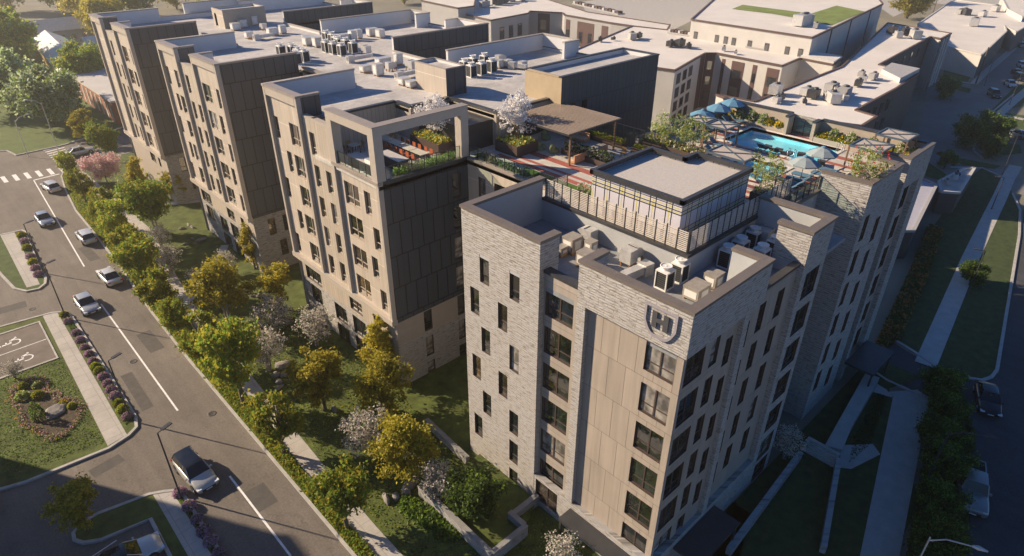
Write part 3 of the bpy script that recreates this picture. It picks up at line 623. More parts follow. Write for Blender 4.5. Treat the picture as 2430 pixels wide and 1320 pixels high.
# courtyard-side wings
for y, b in ((60.2, 'w'), (88.7, 'w'), (71.0, 'd'), (100.0, 'd'), (116.0, 'w')):
    if b == 'w': pw.box(47.2, y, 23.4, 63.0, y+.35, H, WHITEW)
    else: pw.box(47.2, y+.01, 23.4, 63.0, y+.35, H, WHITEW); dk.wallY(y, 47.2, 63.0, 0, H, DARKP); dk.wallX(47.199, y, y+.35, 23.4, H, WHITEW)
    coping(cc, 47.2, y, 63.0, y+.35, H, TRIM, .15, .05)
flush()
for x0, a, b in ((62.65, 84.3, 88.7), (62.65, 71.3, 77.6), (62.65, 54.4, 60.2), (62.65, 100.3, 106)):
    pw.box(x0, a, 23.4, 63.0, b, H, WHITEW); e = a if abs(a-71.3) > .1 and a < 100 else b-.35
    pw.box(60.4, e, 23.4, x0, e+.35, H, WHITEW); coping(cc, x0, a, 63.0, b, H, TRIML, .152, .05); coping(cc, 60.4, e, x0, e+.35, H, TRIML, .15, .05)
for a, b in ((45.5, 60.4), (71, 89), (100, 116.3)): pw.box(62.7, a, 22.8, 62.98, b, 23.75, WHITEW); cc.box(62.62, a, 23.75, 63.03, b, 23.83, DKTRIM); tw.face([(63, a, 0), (63, b, 0), (63, b, 23.7), (63, a, 23.7)], TANP)
for a, b in ((60.55, 71.0), (89.05, 100.0)): pw.box(46.9, a, 23.0, 47.2, b, 23.7, WHITEW); cc.box(46.85, a, 23.7, 47.25, b, 23.8, TRIML)
pw.box(34.4, 116.1, 23.4, 47.2, 116.4, 24.0, WHITEW); cc.box(34.4, 116.05, 24.0, 47.2, 116.45, 24.1, TRIM); pw.box(38.6, 117.0, 22.5, 49.0, 117.4, H+.3, WHITEW); coping(cc, 38.6, 117.0, 49.0, 117.4, H+.3, TRIM, .15, .05)
flush()
# tall charcoal block behind the deck
BT = M('ochre_metal_panel', (.44, .345, .22), .5, .07)
bt = MB(); L = [(46.2, 47.0, 21.2, 23.3), (48.0, 48.8, 21.0, 23.3)]
BD = panel('graphite_panel', (.065, .07, .078), .62, 2.6, seam=.35, ms=.03, rough=.5, var=.07)
dk.wallY(40.7, 45.0, 60.1, 0, 25.9, BD, L, .2, FRM)
for a in L: window(P, 'Y', 40.7, *a, 'narrow')
tw.wallX(45.0, 40.7, 45.5, 20.6, 25.9, BT); tw.face([(60.1, 40.7, 0), (60.1, 45.5, 0), (60.1, 45.5, 25.9), (60.1, 40.7, 25.9)], BD); tw.face([(60.1, 45.5, 23), (45, 45.5, 23), (45, 45.5, 25.9), (60.1, 45.5, 25.9)], BD)
rr.box(45.3, 41.0, 25.2, 59.8, 45.2, 25.5, ROOFM)
pw.box(45.02, 45.2, 25.2, 60.08, 45.48, 25.9, WHITEW); pw.box(45.02, 41.0, 25.2, 45.3, 45.2, 25.9, WHITEW); pw.box(59.8, 41.0, 25.2, 60.08, 45.2, 25.9, WHITEW); pw.box(45.02, 40.72, 25.2, 60.08, 41.0, 25.9, WHITEW)
for q in ((45.0, 40.7, 60.1, 41.0), (45.0, 45.2, 60.1, 45.5), (59.8, 41.0, 60.1, 45.2)): coping(cc, *q, 25.9, DKTRIM, .12, .05)
cc.box(44.95, 41.0, 25.9, 45.3, 45.2, 26.0, BT)
flush()
# stair towers on the roof
for q, t in (((39.0, 50.2, 41.5, 55.2), 26.0), ((39.0, 102.5, 45.5, 106.5), 25.9)):
    tw.wallX(q[0], q[1], q[3], 23.4, t, TANP if q[1] < 60 else TANP, [] if q[1] < 60 else [(105.0, 105.8, 23.5, 25.3)], .2, DKTRIM); dk.wallY(q[1], q[0], q[2], 23.4, t, DARKP if q[1] < 60 else BEIGE)
    tw.face([(q[2], q[1], 23.4), (q[2], q[3], 23.4), (q[2], q[3], t), (q[2], q[1], t)], TANP); tw.face([(q[2], q[3], 23.4), (q[0], q[3], 23.4), (q[0], q[3], t), (q[2], q[3], t)], TANP)
    rr.box(q[0]+.1, q[1]+.1, t-.7, q[2]-.1, q[3]-.1, t-.25, ROOFM)
    if q[1] > 60: window(P, 'X', 39.0, 105.0, 105.8, 23.5, 25.3, 'narrow')
    for r in ((q[0], q[1], q[0]+.12, q[3]), (q[2]-.12, q[1], q[2], q[3]), (q[0]+.12, q[1], q[2]-.12, q[1]+.12), (q[0]+.12, q[3]-.12, q[2]-.12, q[3])): cc.box(*r[:2], t, *r[2:], t+.1, TRIM)
    for r in ((q[0]+.01, q[1]+.01, q[0]+.1, q[3]-.01), (q[2]-.1, q[1]+.01, q[2]-.01, q[3]-.01), (q[0]+.1, q[1]+.01, q[2]-.1, q[1]+.1), (q[0]+.1, q[3]-.1, q[2]-.1, q[3]-.01)): pw.box(*r[:2], t-.3, *r[2:], t, WHITEW)
flush(); split_parts(rr, 'roof', P); split_parts(co, 'core_wall', P)
for nm, (root, S) in LATE.items():
    if S.f: o = part(S, 'far_windows', root); o['kind'] = 'stuff'
# ---------------------------------------------------------------- ground, roads, lawns, paths
def px(*p): return [at(a, b).xy for a, b in p]
def sheet(name, poly, z, m): g = MB(); g.sheet(poly, z, m); return struct(g, name)
def kerb(name, pts, w_=.2, h=.15, m=None, close=False, z0=0.0):
    g = MB(); pts = [Vector((p[0], p[1], 0)) for p in pts]; n = len(pts); m = m or KERB; off = []
    for i, p in enumerate(pts):
        a = pts[(i-1) % n] if (i or close) else p; b = pts[(i+1) % n] if (i < n-1 or close) else p
        d = (b-a).normalized(); off.append(Vector((-d.y, d.x, 0))*w_/2)
    for i in range(n if close else n-1):
        j = (i+1) % n; q = [pts[i]-off[i], pts[j]-off[j], pts[j]+off[j], pts[i]+off[i]]
        g.raw([(*v.xy, z0) for v in q]+[(*v.xy, z0+h) for v in q], [(0, 1, 5, 4), (1, 2, 6, 5), (2, 3, 7, 6), (3, 0, 4, 7), (4, 5, 6, 7)], m)
    return struct(g, name)
def arc(c, r, a0, a1, n=8): return [(c[0]+r*math.cos(rad(a0+(a1-a0)*i/n)), c[1]+r*math.sin(rad(a0+(a1-a0)*i/n))) for i in range(n+1)]
sheet('ground', [(-800, -800), (1500, -800), (1500, 1500), (-800, 1500)], 0, M('dry_ground', (.20, .185, .14), .95, .3, scale=.05, bump=.3, detail=12))
WK = [(12.35, -10), (12.35, 60), (12.6, 72), (13.3, 87), (13.6, 100), (13.7, 108), (14.6, 118), (15.6, 125), (16.6, 127.6), (19, 128.6), (34, 131), (60, 136)]
sheet('road', [(-90, -40), (12.35, -40)]+WK+[(60, 152), (33, 147.6), (25, 145), (20, 142.8), (12.3, 142.2), (11.6, 146), (9.5, 148), (-30, 147), (-90, 150)], .004, ASPH)
LAWN = M('front_lawn_grass', (.075, .10, .02), .95, .5, scale=.9, bump=.7, detail=12)
sheet('lawn', [(12.45, 8), (24.9, 8), (36, 11.5), (36, 120)]+[(60, 135.5), (34, 130.8), (19, 128.4), (16.7, 127.4), (15.7, 124.9), (14.7, 118), (13.8, 108), (13.7, 100), (13.4, 87), (12.7, 72), (12.45, 60)], .10, LAWN)
kerb('kerb', WK, .22, .16)
sw = [(14.1, 5), (14.1, 30), (14.25, 36), (14.5, 42), (14.9, 50), (15.6, 64), (16.1, 71), (16.8, 78), (18.0, 87), (18.9, 94.5), (18.6, 109), (18.2, 125)]
kerb('sidewalk', sw, 1.45, .02, PAVE, z0=.10)
kerb('path', [(16.0, 71), (20.5, 74.5), (25.2, 82)], 1.0, .015, CONC, z0=.1)
kerb('path', [(19.0, 100), (25, 101), (33, 97)], 1.4, .015, CONC, z0=.1)
sheet('lawn', [(-60, 160), (-60, 153)]+[(9.7, 148.4), (11.9, 146.4), (12.5, 142.5), (20, 143.1), (25, 145.3), (33, 147.9), (60, 152.5), (70, 240), (-20, 300)], .10, M('far_lawn_grass', (.085, .125, .03), .95, .3, scale=.5, bump=.4, detail=10))
kerb('kerb', [(-60, 149), (9.4, 148.2), (11.6, 146.2), (12.3, 142.3), (20, 142.9), (25, 145.1), (33, 147.7), (60, 152.3)], .3, .16)
# traffic markings
pm = MB()
def stripe(a, b, w_=.13, z=.009):
    a = Vector((*a, 0)); b = Vector((*b, 0)); d = (b-a).normalized(); o = Vector((-d.y, d.x, 0))*w_/2
    pm.face([(*q.xy, z) for q in (a-o, b-o, b+o, a+o)], PAINT)
cl = [at(80, 428).xy, at(200, 633).xy]; stripe(*cl, .16); stripe(at(240, 722).xy, at(422, 975).xy, .16); stripe(at(545, 1130).xy, at(690, 1320).xy, .16); stripe(at(720, 1365).xy, at(900, 1600).xy, .16)
stripe(at(80, 428).xy, at(141, 413).xy, .35)
for i in range(7):  # crosswalk across the road
    a = at(-22+26*i+4*i*.3, 424-4.6*i); b = at(-12+26.4*i+4*i*.3, 438-4.8*i); stripe(a.xy, b.xy, .62)
for i in range(9):  # crosswalk over the side street
    a = at(103+4.4*i, 357.5+4.2*i); b = at(150+3.4*i-.5*i, 345+5.0*i); stripe(a.xy, b.xy, .34)
struct(pm, 'road_markings')
# islands between the street and the car park
def island(out, shr=0.2): kerb('kerb', out, .26, .17, close=True)
o1 = px((-60, 575), (0, 562), (55, 549), (68, 560), (118, 640), (119, 655), (108, 668), (82, 679), (52, 682), (22, 675), (2, 652), (-60, 520))
i1 = [(2.0, 106.6), (3.9, 106), (6.5, 105.6), (6.7, 104), (5.9, 90.6), (5.7, 88)]
isl = [(-3, 108), (3.9, 106), (6.5, 105.7), (6.8, 104.4), (6.0, 93), (5.75, 88.2), (5.4, 86.8), (4.6, 86.0), (3.4, 86.3), (2.5, 88.0), (2.0, 93), (1.6, 98), (1.0, 104)]
sheet('lawn', isl, .12, GRASS); kerb('kerb', isl, .28, .17, close=True)
sheet('walkway', [(4.0, 105.9), (5.6, 105.7), (4.9, 87), (3.6, 87.2)], .135, PAVE)
is2 = [(-8, 80.5), (0, 79.6), (4.4, 79.0), (5.6, 78.2), (5.85, 76.8), (5.8, 60), (5.75, 54.6), (5.4, 53.2), (4.6, 52.6), (2.9, 52.1), (-3.0, 52.6), (-5.5, 53.4), (-12, 58)]
sheet('lawn', is2, .12, LAWN); kerb('kerb', is2, .26, .17, close=True)
sheet('walkway', [(3.55, 79.0), (4.9, 78.7), (4.5, 52.75), (2.9, 52.4)], .135, PAVE)
st_ = [(-9, 78.0), (2.9, 77.7), (2.75, 69.2), (-9, 69.4)]
sheet('parking_bay', st_, .145, M('bay_asphalt', (.15, .125, .105), .9, .25, scale=.8, bump=.25, detail=10)); kerb('kerb', [(-9, 78.1), (3.0, 77.8), (2.85, 69.1), (-9, 69.3)], .28, .06, z0=.13)
is3 = [(5.6, 20), (5.6, 42.5), (5.3, 43.6), (4.6, 44.1), (3.7, 44.6), (0.3, 45.3), (-.7, 45.2), (-1.5, 44.6), (-1.6, 43.9), (-1.2, 43.2), (-.2, 42.6), (3.0, 42.1), (2.6, 20)]
sheet('lawn', is3, .12, LAWN); kerb('kerb', is3, .26, .17, close=True)
sheet('walkway', [(3.9, 44.4), (5.1, 43.7), (5.0, 20), (3.7, 20)], .135, PAVE)
# bays: lines and wheelchair symbols
pm = MB()
stripe((-3, 73.5), (2.8, 73.6), .1, .15)
def wheelchair(cx, cy, z, s=1.0):
    def P(u, v): return (cx-v*s, cy+u*s, z)
    def seg(a, b, w_=.13):
        a = Vector(P(*a)); b = Vector(P(*b)); d = (b-a).normalized(); o = Vector((-d.y, d.x, 0))*w_*s/2; pm.face([a-o, b-o, b+o, a+o], PAINT)
    for i in range(11): seg((.42*math.cos(rad(150+24*i*.95))-.05, .42*math.sin(rad(150+24*i*.95))-.25), (.42*math.cos(rad(150+24*(i+1)*.95))-.05, .42*math.sin(rad(150+24*(i+1)*.95))-.25), .11)
    seg((-.05, .62), (-.02, -.05), .16); seg((-.02, .0), (.42, -.02), .14); seg((.40, .02), (.62, -.5), .14); seg((.58, -.47), (.8, -.42), .12); seg((-.05, .3), (.3, .3), .1)
    c = P(-.05, .82); pm.face([(c[0]+.14*s*math.cos(rad(45*k)), c[1]+.14*s*math.sin(rad(45*k)), z) for k in range(8)], PAINT)
wheelchair(-.05, 75.3, .151, 1.25); wheelchair(.3, 71.3, .151, 1.25)
stripe((-1.2, 41.6), (.6, 41.9), .1)
struct(pm, 'bay_markings')
# ground on the right-hand side
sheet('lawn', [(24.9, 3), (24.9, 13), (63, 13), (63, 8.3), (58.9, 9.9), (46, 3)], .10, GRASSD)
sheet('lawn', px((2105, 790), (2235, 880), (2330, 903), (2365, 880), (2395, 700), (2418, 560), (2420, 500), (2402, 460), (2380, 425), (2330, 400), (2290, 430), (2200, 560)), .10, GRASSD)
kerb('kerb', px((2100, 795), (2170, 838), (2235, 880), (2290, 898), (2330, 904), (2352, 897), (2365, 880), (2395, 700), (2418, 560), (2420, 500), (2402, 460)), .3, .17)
kerb('path', [tuple(at(a, b).xy) for a, b in ((2195, 868), (2245, 750), (2300, 620), (2345, 525), (2372, 470), (2392, 425), (2410, 395))], 1.9, .02, CONC, z0=.1)
kerb('kerb', px((2055, 872), (2105, 905), (2160, 930), (2205, 947)), .25, .17)
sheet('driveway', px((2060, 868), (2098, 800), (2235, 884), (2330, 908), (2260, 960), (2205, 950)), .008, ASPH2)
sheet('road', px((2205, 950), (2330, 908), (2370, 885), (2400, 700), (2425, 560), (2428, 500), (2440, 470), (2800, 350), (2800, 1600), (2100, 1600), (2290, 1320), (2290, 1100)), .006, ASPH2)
sheet('walkway', [(57.6, 10.3), (60.6, 8.0), (60.2, 6.8), (49, 4.4), (36, 1.6), (36, 3.9), (49.6, 7.2), (57.9, 9.2)], .125, CONC)
sheet('walkway', [(45.0, 9.5), (46.0, 8.2), (49.4, 7.2), (50.2, 8.1), (48.2, 9.8)], .13, CONC)
sheet('walkway', [(57.7, 9.2), (58.5, 10.0), (58.9, 11.6), (57.6, 12.2), (57.0, 11.4)], .13, CONC)
g = MB()
g.prism([(46.0, 10.6), (58.3, 12.1), (58.6, 10.9), (50.0, 10.0), (46.6, 9.4)], .1, 1.0, LEDGE2, CONC)
for i in range(5): g.box(45.1+.18*i, 9.3, .1, 46.1+.01*i, 12.0, .28+.17*i, CONC)
w_ = tag(g.build('stepped_ramp'), 'grey concrete entrance ramp and steps beside the south stone facade', 'ramp')
for i, (a, b, lb) in enumerate((((44.1, 11.7), (31.5, 10.9), 'long low grey garden wall running from the steps towards the entrance canopy'), ((45.6, 9.2), (36.5, 6.4), 'second low grey garden wall between the two dark lawns'))):
    g = MB(); a = Vector((*a, .1)); b = Vector((*b, .1)); d = (b-a).normalized(); o = Vector((-d.y, d.x, 0))*.2
    g.raw([a-o, b-o, b+o, a+o]+[v+Vector((0, 0, .75)) for v in (a-o, b-o, b+o, a+o)], [(0, 1, 5, 4), (1, 2, 6, 5), (2, 3, 7, 6), (3, 0, 4, 7), (4, 5, 6, 7)], LEDGE2)
    tag(g.build('garden_wall'), lb, 'wall')
# street to the north east
sheet('road', px((2205, 190), (2330, 215), (2345, 150), (2440, 60), (2520, 120), (2430, 190), (2400, 235), (2325, 290), (2312, 370), (2330, 385), (2420, 410), (2440, 470), (2380, 430), (2300, 400), (2190, 500), (2150, 470)), .005, M('sun_tinted_asphalt', (.20, .19, .175), .9, .15, scale=.2, bump=.1, detail=9))  # paler copy of the asphalt, with sunlight put into its colour
for q in (((2240, 165), (2310, 175), (2295, 195), (2236, 185)), ((2236, 195), (2305, 212), (2300, 222), (2236, 208)), ((2400, 215), (2440, 190), (2440, 250), (2345, 270)), ((2345, 265), (2430, 275), (2430, 310), (2370, 330), (2322, 315), (2316, 300)), ((2318, 330), (2420, 345), (2425, 365), (2380, 370), (2330, 352)), ((2270, 375), (2375, 395), (2360, 402), (2280, 392)), ((2200, 385), (2245, 415), (2235, 430), (2195, 420))):
    sheet('lawn', px(*q), .10, GRASS)
kerb('path', px((2236, 190), (2310, 200), (2330, 180), (2400, 120), (2430, 85)), 1.8, .02, CONC, z0=.1)
kerb('path', px((2440, 212), (2390, 255), (2372, 272), (2430, 285)), 1.8, .02, CONC, z0=.1)
kerb('kerb', px((2405, 225), (2345, 275), (2318, 300), (2312, 325), (2310, 360), (2330, 375)), .4, .17)
kerb('kerb', px((2255, 398), (2330, 400), (2385, 425)), .4, .17)
sheet('road', px((1380, 5), (1540, -20), (1760, -60), (1700, 10), (1640, 50), (1600, 70), (1500, 60), (1390, 30)), .012, CONC)
sheet('car_park', px((1560, -40), (2100, -60), (2460, -40), (2460, 60), (2300, 20), (2200, 5), (2120, 40), (2090, 20)), .014, CONC)
# ---------------------------------------------------------------- kerbside hedge and ground cover
def cover(name, pts, m, n, s, h=.25, z=.1):
    """low leafy growth over a polygon"""
    g = MB(); P_ = [Vector((p[0], p[1], 0)) for p in pts]; tris = tessellate_polygon([P_]); ar = []
    for t in tris: a, b, c = (P_[i] for i in t); ar.append(((b-a).cross(c-a)).length/2)
    tot = sum(ar)
    for t, q in zip(tris, ar):
        a, b, c = (P_[i] for i in t)
        for _ in range(int(n*q/tot)+1):
            u, v = R.random(), R.random()
            if u+v > 1: u, v = 1-u, 1-v
            p = a+(b-a)*u+(c-a)*v; p.z = z+R.random()*h
            leaf(g, p, s*R.uniform(.6, 1.3), m if not isinstance(m, list) else R.choice(m))
    return tag(g.build(name), kind='stuff')
def leaf(g, p, s, m):
    a = Vector((R.gauss(0, 1), R.gauss(0, 1), R.gauss(0, 1))).normalized(); b = a.cross(Vector((R.gauss(0, 1), R.gauss(0, 1), R.gauss(0, 1)))).normalized(); a *= s/2; b *= s*.36
    g.face([p-a-b, p+a-b*.6, p+a+b*.7, p-a*.9+b], m)
cover('ground_cover', [(12.5, 15), (13.35, 15), (13.5, 40), (13.9, 47), (14.6, 62), (15.2, 71), (12.7, 71), (12.5, 60)], [L_OLIVE, L_GREEN], 26000, .17, .3)
cover('ground_cover', [(12.8, 72), (15.4, 72), (17.2, 86), (18, 95), (17.8, 110), (17.2, 125), (15.9, 124), (14.8, 117), (13.9, 107), (13.5, 90)], [L_OLIVE, L_GREEN], 14000, .2, .2)
cover('ground_cover', [(17.5, 25.5), (19.2, 24.5), (19.0, 28), (18.0, 31), (16.8, 30)], [L_DARK, L_GREEN], 2500, .22, .35)
cover('ground_cover', [(5.15, 77), (5.7, 76.8), (5.7, 54.5), (4.75, 54)], [L_GREEN, L_DARK], 4000, .12, .12)
cover('ground_cover', [(5.2, 43), (5.45, 42.5), (5.45, 20), (5.15, 20)], [L_GREEN, L_DARK], 3000, .12, .12)
cover('ground_cover', [(60.5, 6.6), (64, 8.3), (66.5, 6.5), (58, 2.5), (44, -.6), (36, -2.5), (36, 1.2), (49, 4.0)], [L_DARK], 9000, .25, .3)
cover('ground_cover', [(63, 13.0), (66, 13.6), (84, 16.5), (100, 19.4), (100, 17.6), (84, 14.6), (68, 12.2)], [L_RUST, L_DARK, L_DARK], 7000, .4, .6)
# rolling tufts on the front lawn so that it is not a flat sheet
cover('grass_tufts', [(15.2, 12), (24.5, 12), (24.5, 59), (16.5, 63), (15.6, 50), (15.0, 30)], [L_GREEN, L_OLIVE, L_DARK], 15000, .12, .05)
cover('grass_tufts', [(-4, 54), (2.8, 53), (3.2, 69), (-4, 69)], [L_DARK, L_GREEN], 7000, .11, .05)
cover('grass_tufts', [(46.5, 8.6), (50, 8.2), (57.5, 9.6), (57.4, 10.4), (50, 9.6)], [L_DARK], 1500, .13, .05)
# repairs and covers in the carriageway
PT = M('asphalt_patch', (.085, .078, .072), .9, .2, scale=1.5, detail=9); g = MB()
for x, y, a, b, r_ in ((10.6, 66, .7, 2.2, 1), (7.0, 58.5, .5, 3.4, -1), (9.8, 38.5, .9, 1.3, 0), (2.2, 50.2, 1.2, .6, 8), (11.4, 92, .6, 2.6, 2), (1.2, 83.5, 1.6, .8, -5)):
    q = Matrix.Rotation(rad(r_), 2); g.sheet([Vector((x, y))+q@Vector(v) for v in ((-a, -b), (a, -b), (a, b), (-a, b))], .0065, PT)
struct(g, 'road_patches')
for x, y, lb in ((8.2, 63.5, 'round iron manhole cover in the lane beside the mauve shrubs'), (10.9, 50.5, 'round iron manhole cover in the kerbside lane near the silver suv'), (3.0, 81.6, 'round iron manhole cover at the car park entrance')):
    g = MB(); g.lathe((0, 0, 0), [(.38, .0), (.38, .012), (.30, .012), (.28, .006), (.02, .008)], M('cast_iron', (.04, .038, .036), .6, .2), 18); o = g.build('manhole_cover'); o.location = (x, y, .005); tag(o, lb, 'manhole cover')
# ---------------------------------------------------------------- trees
def crown_mesh(name, rx, rz, h0, mats, leafs, ls, clus=40, seed=0, shape='round', fill=.55, wts=None):
    """leaf cards gathered in uneven clumps with gaps between them"""
    rr_ = random.Random(seed); g = MB(); cs = []
    for i in range(clus):
        while True:
            v = Vector((rr_.uniform(-1, 1), rr_.uniform(-1, 1), rr_.uniform(-1, 1)))
            if fill < v.length < 1.0: break
        if shape == 'cone': f = 1-.55*(v.z+1)/2; v.x *= f; v.y *= f
        if shape == 'umbrella': v.z = abs(v.z)*.9-.15
        if shape == 'vase': f = .55+.45*(v.z+1)/2; v.x *= f; v.y *= f
        k = rr_.uniform(.72, 1.2); cs.append((Vector((v.x*rx*k, v.y*rx*k, h0+rz*(1+v.z*k))), (rr_.uniform(.11, .24) if rr_.random() < .6 else rr_.uniform(.24, .38))*rx*1.1))
    per = leafs//clus; st = R.getstate(); R.seed(seed)
    for c, r in cs:
        m = rr_.choices(mats, wts)[0] if wts else None
        for _ in range(int(per*(r/(rx*.27))**2)):
            d = Vector((rr_.gauss(0, 1), rr_.gauss(0, 1), rr_.gauss(0, .75))).normalized()*r*(rr_.random()**.6)*(1.0 if rr_.random() < .8 else 1.55)
            leaf(g, c+d, ls*rr_.uniform(.6, 1.25), rr_.choice(mats) if m is None else m)
    R.setstate(st); o = g.build(name); return o, cs
def tree_proto(kind, rx, rz, h0, mats, leafs, ls, bark, stems=1, clus=40, seed=1, shape='round', fill=.45, tr=.16, wts=None):
    root = thing(kind, 'tree', 'tree'); cr_, cs = crown_mesh('crown', rx, rz, h0, mats, leafs, ls, clus, seed, shape, fill, wts); cr_.parent = root
    rr_ = random.Random(seed+5); t = MB()
    for s_ in range(stems):
        a = 2*math.pi*s_/stems+.4; lean = .0 if stems == 1 else .18
        b0 = Vector((math.cos(a)*.12*(stems > 1), math.sin(a)*.12*(stems > 1), 0)); top = Vector((math.cos(a)*rx*lean, math.sin(a)*rx*lean, h0+rz*.7))
        mid = b0.lerp(top, .5)+Vector((rr_.uniform(-.12, .12), rr_.uniform(-.12, .12), 0)); r0 = tr*(1 if stems == 1 else .55)
        t.tube([b0-Vector((0, 0, .1)), b0+Vector((0, 0, .15)), mid, top], [r0*1.5, r0, r0*.8, r0*.45], bark, 7)
        for c, r in rr_.sample(cs, min(len(cs), 16//stems+3)):
            p = b0.lerp(top, rr_.uniform(.35, 1)); q = p.lerp(c, .55)+Vector((0, 0, .1*rx)); t.tube([p, q, c], [r0*.42, r0*.25, r0*.1], bark, 5, False)
    o = t.build('trunk', root); return Proto(root)
TP = dict(
 street=tree_proto('street_tree', 1.7, 1.7, 1.5, [L_GREEN, L_OLIVE], 5200, .19, BARK, seed=3, clus=50),
 street2=tree_proto('street_tree', 1.6, 1.9, 1.2, [L_OLIVE, L_OLIVE, L_GREEN], 5200, .19, BARK, seed=4, clus=48),
 green=tree_proto('leafy_tree', 2.1, 2.3, 1.6, [L_GREEN, L_GREEN, L_OLIVE], 8000, .21, BIRCH, stems=3, seed=5, clus=60),
 gold=tree_proto('golden_tree', 1.9, 2.4, 1.2, [L_GOLD, L_GOLD, L_OLIVE], 6800, .2, BARK, seed=6, clus=52),
 goldcone=tree_proto('golden_tree', 1.6, 3.0, .9, [L_GOLD, L_GOLD, L_OLIVE], 6600, .2, BARK, seed=7, clus=56, shape='cone'),
 olive=tree_proto('olive_green_tree', 2.2, 2.2, 1.3, [L_OLIVE, L_OLIVE, L_GOLD], 7600, .2, BIRCH, stems=3, seed=8, clus=60),
 white=tree_proto('white_blossom_tree', 1.7, 1.5, 1.0, [L_WHITE, L_WHITE, L_WHITE, L_DARK], 3000, .14, BIRCH, stems=4, seed=9, clus=64, fill=.5),
 pink=tree_proto('pink_blossom_tree', 2.4, 2.0, 1.2, [L_PINK, L_PINK, L_PINK, L_WHITE], 8000, .22, BARK, stems=2, seed=10, clus=60),
 pot=tree_proto('potted_blossom_tree', 1.15, 1.15, .75, [L_BLOOM], 3600, .13, BARK, stems=3, seed=12, clus=70, tr=.09, fill=.3),
 dark=tree_proto('dense_tree', 1.9, 1.6, .5, [L_DARK, L_DARK, L_GREEN], 9000, .18, BARK, seed=13, clus=60, fill=.3),
 big=tree_proto('broad_shade_tree', 6.2, 4.0, 2.8, [L_SAGE, L_SAGE, L_GREEN], 15000, .55, BARK, stems=2, seed=14, clus=80, tr=.42, fill=.45),
 biggold=tree_proto('broad_shade_tree', 7.0, 6.0, 2.5, [L_GOLD, L_OLIVE, L_GOLD], 16000, .65, BARK, stems=2, seed=15, clus=90, tr=.45, fill=.4),
 biggreen=tree_proto('broad_shade_tree', 6.5, 5.5, 2.5, [L_OLIVE, L_GREEN, L_GREEN], 15000, .6, BARK, stems=2, seed=16, clus=84, tr=.45, fill=.4),
 small=tree_proto('deck_tree', 1.5, 1.3, .8, [L_OLIVE, L_GREEN, L_SAGE], 1700, .14, BIRCH, stems=4, seed=17, clus=40, tr=.06, fill=.5),
)
def tree(k, p, lb, s=1.0, grp=None, rz=None, z=None):
    v = at(*p) if isinstance(p, tuple) and len(p) == 2 and abs(p[0])+abs(p[1]) > 0 and isinstance(p[0], int) else Vector(p)
    v.z = .1 if z is None else z
    return TP[k].put(v, R.uniform(0, 6.28) if rz is None else rz, lb, grp, s)
G1 = 'trees along the kerb of the street'; G2 = 'trees on the front lawn'; G3 = 'trees beyond the far lawn'
for k, x, y, s, lb in (
 ('street', 16.3, 121.3, .85, 'small green street tree at the corner just below the side-street crosswalk'),
 ('street2', 15.6, 110.0, 1.0, 'rounded green street tree between the crosswalk corner and the pavement bend'),
 ('street2', 15.4, 97.6, 1.1, 'green street tree beside the second white car driving away'),
 ('street', 14.9, 89.5, 1.2, 'full green street tree just above the third white car'),
 ('street2', 14.6, 82.5, 1.1, 'green street tree overhanging the third white car'),
 ('street', 13.7, 76.3, 1.2, 'green kerb tree just below the third white car'),
 ('street2', 13.1, 68.6, 1.1, 'yellow green kerb tree opposite the silver car'),
 ('street', 13.1, 64.0, .9, 'narrow green kerb tree halfway along the long road line'),
 ('street2', 13.2, 56.6, 1.05, 'olive kerb tree right beside the wide lawn path'),
 ('street', 13.4, 49.5, 1.35, 'broad olive kerb tree with a dark trunk over the pavement'),
 ('street2', 13.3, 41.4, 1.15, 'rounded kerb tree beside the bright pavement gap'),
 ('street', 13.2, 31.2, 1.1, 'kerb tree nearest the camera at the bottom of the picture')):
    tree(k, Vector((x, y, 0)), lb, (s*R.uniform(.85, 1.02), s*R.uniform(.85, 1.02), s*R.uniform(1.08, 1.35)), G1, z=.1)
for k, p, s, lb in (
 ('goldcone', (340, 470), .95, 'tall golden tree next to the pink blossom tree'),
 ('gold', (425, 480), .9, 'golden tree in the gap between the two far wings'),
 ('green', (375, 560), 1.35, 'large light green tree on the lawn below the golden pair'),
 ('white', (385, 590), .8, 'small white blossom tree half hidden behind kerb trees'),
 ('white', (410, 655), 1.0, 'cream blossom tree beside the upper boulders'),
 ('goldcone', (606, 640), .9, 'slim golden tree at the corner of the middle wing'),
 ('olive', (545, 765), 1.25, 'bronze olive tree on pale stems in the middle of the lawn'),
 ('white', (495, 715), 1.05, 'white blossom tree to the left of the bronze olive tree'),
 ('white', (540, 655), .8, 'pale blossom tree behind the bronze olive tree'),
 ('gold', (668, 735), 1.0, 'round golden tree against the near panelled wing'),
 ('white', (655, 800), 1.15, 'white blossom tree between the golden tree and the near wing'),
 ('white', (640, 880), 1.15, 'large white blossom tree above the stone group'),
 ('white', (752, 820), 1.1, 'white blossom tree touching the base of the near wing'),
 ('gold', (772, 975), 1.15, 'big rounded golden tree in the centre of the lawn'),
 ('goldcone', (915, 905), 1.1, 'tall golden tree at the corner of the near wing'),
 ('olive', (915, 985), 1.0, 'olive tree directly in front of the near wing corner'),
 ('white', (880, 1080), 1.15, 'white blossom tree left of the pale triple-stemmed tree'),
 ('olive', (970, 1140), 1.0, 'olive tree on three pale stems above the standing stones'),
 ('white', (1330, 1350), .75, 'white blossom tree beside the dark entrance canopy'),
 ('pink', (258, 440), 1.0, 'pink blossom tree beside the side street'),
 ('gold', (210, 345), 1.1, 'dark gold tree on the far corner lawn by the parked pale car'),
 ('green', (262, 385), 1.1, 'dark green tree between the pale car and the far wing')):
    tree(k, p, lb, s, G2)
tree('dark', Vector((20.8, 25.6, 0)), 'dense round dark green tree inside the stone planter bed', 1.0, None, z=.5)
